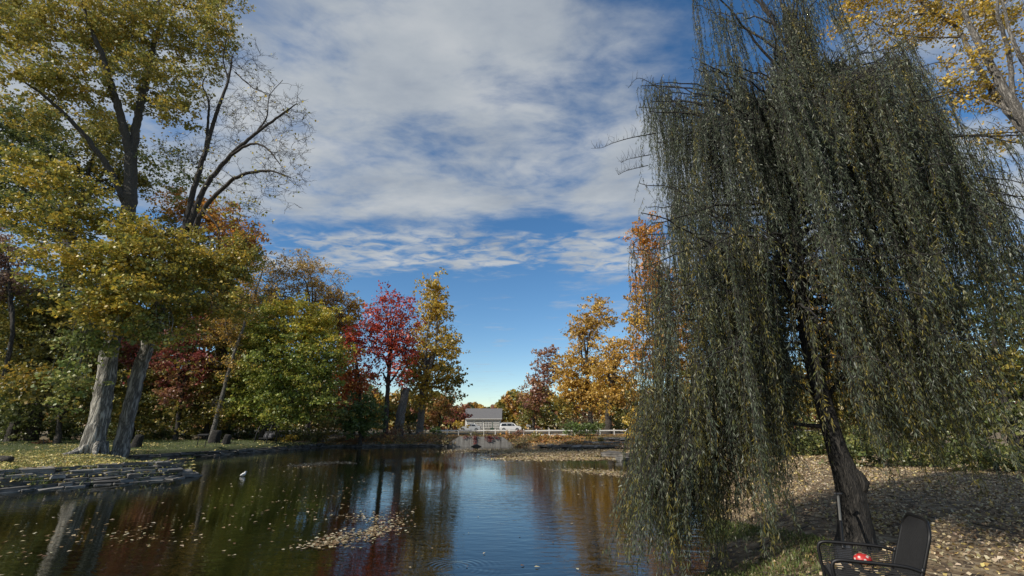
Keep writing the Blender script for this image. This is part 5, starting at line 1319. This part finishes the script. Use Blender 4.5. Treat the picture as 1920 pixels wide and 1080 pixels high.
def build_lawn_things():
    # swing seat under the green maple
    Y = 44.5
    c = P(497, 832, Y); g0 = gz(c[0], Y)
    root = empty('garden_swing', (c[0], Y, g0), 'black arched garden swing seat standing under the green maple', 'swing seat', None, -.35)
    for s in (-1, 1):
        x = s * .78
        tube_obj('frame_side', [(x, -.55, 0), (x, -.5, .8), (x * .97, -.2, 1.6), (x * .97, .2, 1.62), (x, .5, .8), (x, .55, 0)], .05, M['black_metal'], root, step=.1)
        tube_obj('hanger', [(x * .85, 0, 1.6), (x * .82, 0, .62)], .015, M['black_metal'], root)
    tube_obj('top_bar', [(-.78, 0, 1.62), (0, 0, 1.68), (.78, 0, 1.62)], .045, M['black_metal'], root, step=.1)
    bm = bmesh.new()
    for i in range(5): box_bm(bm, (0, -.28 + i * .12, .46), (1.3, .1, .04))
    bm_obj('seat', bm, M['dark_plastic'], root)
    bm = bmesh.new()
    for i in range(5): box_bm(bm, (0, .29 + i * .03, .56 + i * .12), (1.3, .035, .1))
    bm_obj('backrest', bm, M['dark_plastic'], root)
    bm = bmesh.new()
    for s in (-1, 1): box_bm(bm, (s * .66, 0, .68), (.06, .56, .04))
    bm_obj('armrest', bm, M['dark_plastic'], root)
    for i, s in enumerate((-.3, .34)):
        bm = bmesh.new(); box_bm(bm, (0, 0, 0), (.46, .14, .4)); bevel_all(bm, .06, 3)
        o = bm_obj('cushion', bm, plain('grey_cushion', (.09, .09, .1), .9)); o.location = Vector((c[0], Y, g0)) + Matrix.Rotation(-.35, 3, 'Z') @ Vector((s, .18, .69)); o.rotation_euler = (-.2, 0, -.35 + s * .4)
        tag(o, ['dark cushion at the near end of the garden swing seat', 'dark cushion at the other end of the garden swing seat nearer the yellow ground cover'][i], 'cushion', 'cushions on the garden swing')
    # board on thin legs
    Y = 37.5; c = P(376, 840, Y); g0 = gz(c[0], Y)
    root = empty('lectern_board', (c[0], Y, g0), 'dark slanted information board on thin legs by the far stone edge', 'sign', None, .15)
    bm = bmesh.new(); box_bm(bm, (0, 0, 0), (.82, .5, .05)); bevel_all(bm, .01)
    o = bm_obj('board', bm, M['dark_plastic'], root); o.location = (0, 0, 1.0); o.rotation_euler = (.18, 0, 0)
    for s in (-1, 1): tube_obj('leg', [(s * .3, 0, -.1), (s * .31, 0, .96)], .03, M['black_metal'], root, step=.2)
    # stumps
    for (x, y, Yd, h, r, lab) in [(256, 832, 36, .95, .32, 'dark weathered stump right of the leaning cottonwood'), (424, 826, 41, .8, .3, 'dark stump between the slender leaning tree and the garden swing'), (402, 824, 41.5, 1.1, .42, 'dark broad stump just behind the slender leaning trunk')]:
        c = P(x, y, Yd); g0 = gz(c[0], Yd)
        V, Q = tube_arrays(np.array([(0, 0, -.2), (0, 0, .1), (.04, 0, h * .5), (.1, 0, h * .85), (.12, 0, h)]), [r * 1.5, r * 1.15, r, r * .95, r * .8], 16, .09, True)
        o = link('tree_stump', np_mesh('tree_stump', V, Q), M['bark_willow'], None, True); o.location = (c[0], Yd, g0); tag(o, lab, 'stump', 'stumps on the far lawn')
    # log at the left edge
    c = P(-6, 868, 21); g0 = gz(c[0], 21)
    V, Q = tube_arrays(np.array([(-1, 0, .12), (-.3, .05, .13), (.4, 0, .12), (.62, 0, .11)]), [.17, .16, .15, .12], 14, .08, True)
    o = link('fallen_log', np_mesh('fallen_log', V, Q), M['bark_dark'], None, True); o.location = (c[0], 21, g0); tag(o, 'short dark log lying in the yellow leaves at the edge of the lawn', 'log')
    # white bird
    u = P(456, 893, 10); k = (WATER - EYE) / (u[2] - EYE); bx, by = u[0] * k, 10 * k
    root = empty('water_bird', (bx, by, WATER), 'small white bird with dark crown sitting on the dark water', 'bird', None, .5)
    sk = [(-.125, 0, .035, .012), (-.09, 0, .05, .04), (-.03, 0, .07, .07), (.02, 0, .10, .072), (.05, 0, .14, .052), (.055, 0, .175, .038), (.065, 0, .205, .036), (.085, 0, .212, .026), (.105, 0, .21, .01), (.125, 0, .205, .005)]
    sp = smooth_path([(x * 1.05, y, z, r) for x, y, z, r in sk], .012)
    V, Q = tube_arrays(sp[:, :3], sp[:, 3], 16, 0, True)
    m, nt, b = new_mat('bird_plumage')
    v = coords(nt); sep = N(nt, 'ShaderNodeSeparateXYZ'); nt.links.new(v, sep.inputs[0])
    rp = ramp(nt, [(.0, (.72, .72, .69)), (.205, (.7, .7, .68)), (.222, (.06, .055, .05))]); nt.links.new(sep.outputs[2], rp.inputs[0]); nt.links.new(rp.outputs[0], b.inputs['Base Color']); b.inputs['Roughness'].default_value = .7
    link('body', np_mesh('body', V, Q), m, root, True)
    for s in (-1, 1):
        V, Q = tube_arrays(np.array([(-.13, s * .02, .06), (-.08, s * .045, .075), (-.02, s * .06, .09), (.03, s * .055, .10)]), [.006, .03, .04, .015], 10, 0, True)
        link('wing', np_mesh('wing', V, Q), plain('wing_pale', (.6, .6, .58), .7), root, True)
        bm = bmesh.new(); bmesh.ops.create_uvsphere(bm, u_segments=8, v_segments=6, radius=.007, matrix=Matrix.Translation((.075, s * .031, .212))); bm_obj('eye', bm, M['dark_plastic'], root)


# ------------------------------------------------------------------ light, sky, camera
SUN_EL, SUN_AZ = math.radians(36), math.radians(239)     # azimuth clockwise from +Y: behind the camera's left shoulder


def build_light():
    w = bpy.data.worlds.new('World'); sc.world = w; w.use_nodes = True; nt = w.node_tree
    bg = nt.nodes['Background']
    sky = N(nt, 'ShaderNodeTexSky', sky_type='NISHITA', sun_disc=False, sun_elevation=SUN_EL, sun_rotation=SUN_AZ, air_density=1.0, dust_density=.0, ozone_density=2.0)
    hs = N(nt, 'ShaderNodeHueSaturation', i_Saturation=1.25, i_Value=1.2); nt.links.new(sky.outputs[0], hs.inputs['Color'])
    tc = N(nt, 'ShaderNodeTexCoord'); sep = N(nt, 'ShaderNodeSeparateXYZ'); nt.links.new(tc.outputs['Generated'], sep.inputs[0])
    zc = math_node(nt, 'MAXIMUM', sep.outputs[2], .06)
    px = math_node(nt, 'DIVIDE', sep.outputs[0], zc); py = math_node(nt, 'DIVIDE', sep.outputs[1], zc)
    cb = N(nt, 'ShaderNodeCombineXYZ'); nt.links.new(px, cb.inputs[0]); nt.links.new(py, cb.inputs[1])
    mp = N(nt, 'ShaderNodeMapping'); mp.inputs['Rotation'].default_value = (0, 0, .5); mp.inputs['Scale'].default_value = (.8, 1.25, 1); mp.inputs['Location'].default_value = (3.1, 1.7, 0)
    nt.links.new(cb.outputs[0], mp.inputs[0])
    big = N(nt, 'ShaderNodeTexNoise', i_Scale=2.1, i_Detail=11, i_Roughness=.6, i_Distortion=.3); nt.links.new(mp.outputs[0], big.inputs['Vector'])
    rip = N(nt, 'ShaderNodeTexNoise', i_Scale=9.0, i_Detail=4, i_Roughness=.55, i_Distortion=.5); nt.links.new(mp.outputs[0], rip.inputs['Vector'])
    def mr(x, a, b, c=0., d=1.):
        n = N(nt, 'ShaderNodeMapRange', interpolation_type='SMOOTHSTEP', i_From_Min=a, i_From_Max=b, i_To_Min=c, i_To_Max=d); nt.links.new(x, n.inputs[0]); return n.outputs[0]
    # the big sheet overhead thins to the right and ends about 27 degrees above the horizon
    bias = math_node(nt, 'ADD', mr(py, 1.75, 2.2, .20, -.13), mr(px, -.1, .55, 0., -.22))
    bias = math_node(nt, 'ADD', bias, math_node(nt, 'MULTIPLY', mr(px, .2, .42), mr(py, 1.15, 1.45, 0., .26)))
    band = math_node(nt, 'MULTIPLY', mr(py, 2.0, 2.2), mr(py, 2.55, 2.95, 1., 0.))
    bias = math_node(nt, 'ADD', bias, math_node(nt, 'MULTIPLY', band, .24))
    fine = math_node(nt, 'MULTIPLY', math_node(nt, 'SUBTRACT', rip.outputs[0], .5), math_node(nt, 'ADD', math_node(nt, 'MULTIPLY', band, .75), .26))
    dens = math_node(nt, 'ADD', math_node(nt, 'ADD', big.outputs[0], bias), fine)
    cov = mr(dens, .40, .80)
    cov = math_node(nt, 'MULTIPLY', cov, .93)
    shade = ramp(nt, [(.32, (3.1, 3.5, 4.05)), (.5, (4.1, 4.45, 4.8)), (.7, (5.2, 5.4, 5.55))])
    sh = N(nt, 'ShaderNodeTexNoise', i_Scale=2.6, i_Detail=7, i_Roughness=.55); mp2 = N(nt, 'ShaderNodeMapping'); mp2.inputs['Location'].default_value = (7.3, 2.2, 0); nt.links.new(mp.outputs[0], mp2.inputs[0]); nt.links.new(mp2.outputs[0], sh.inputs['Vector'])
    nt.links.new(sh.outputs[0], shade.inputs[0])
    mx = N(nt, 'ShaderNodeMixRGB'); nt.links.new(cov, mx.inputs[0]); nt.links.new(hs.outputs[0], mx.inputs[1]); nt.links.new(shade.outputs[0], mx.inputs[2])
    nt.links.new(mx.outputs[0], bg.inputs['Color']); bg.inputs['Strength'].default_value = .1
    sd = bpy.data.lights.new('sun', 'SUN'); sd.energy = 4.7; sd.angle = math.radians(.5); sd.color = (1, .93, .82)
    so = bpy.data.objects.new('sun', sd); COL.objects.link(so)
    d = Vector((math.sin(SUN_AZ) * math.cos(SUN_EL), math.cos(SUN_AZ) * math.cos(SUN_EL), math.sin(SUN_EL)))
    so.rotation_euler = d.to_track_quat('Z', 'Y').to_euler(); so.location = (-20, -20, 40)


def build_camera():
    cd = bpy.data.cameras.new('camera'); cd.lens = 36 * FPX / 1920; cd.sensor_width = 36; cd.clip_end = 5000; cd.clip_start = .05
    co = bpy.data.objects.new('camera', cd); COL.objects.link(co)
    co.location = (0, 0, EYE); co.rotation_euler = (PI / 2 + PITCH, 0, 0)
    sc.camera = co


build_ground(); build_water()
build_left_trees(); build_woods(); build_willow()
build_litter(); build_stonework(); build_fences(); build_concrete(); build_bank_plants(); build_street()
build_chair(); build_spade(); build_lawn_things()
build_light(); build_camera()
sc.view_settings.view_transform = 'Standard'; sc.view_settings.look = 'None'; sc.view_settings.gamma = 1; sc.view_settings.exposure = 0.14
sc.cycles.max_bounces = 6; sc.cycles.diffuse_bounces = 3; sc.cycles.glossy_bounces = 3; sc.cycles.transmission_bounces = 3
sc.cycles.use_denoising = True
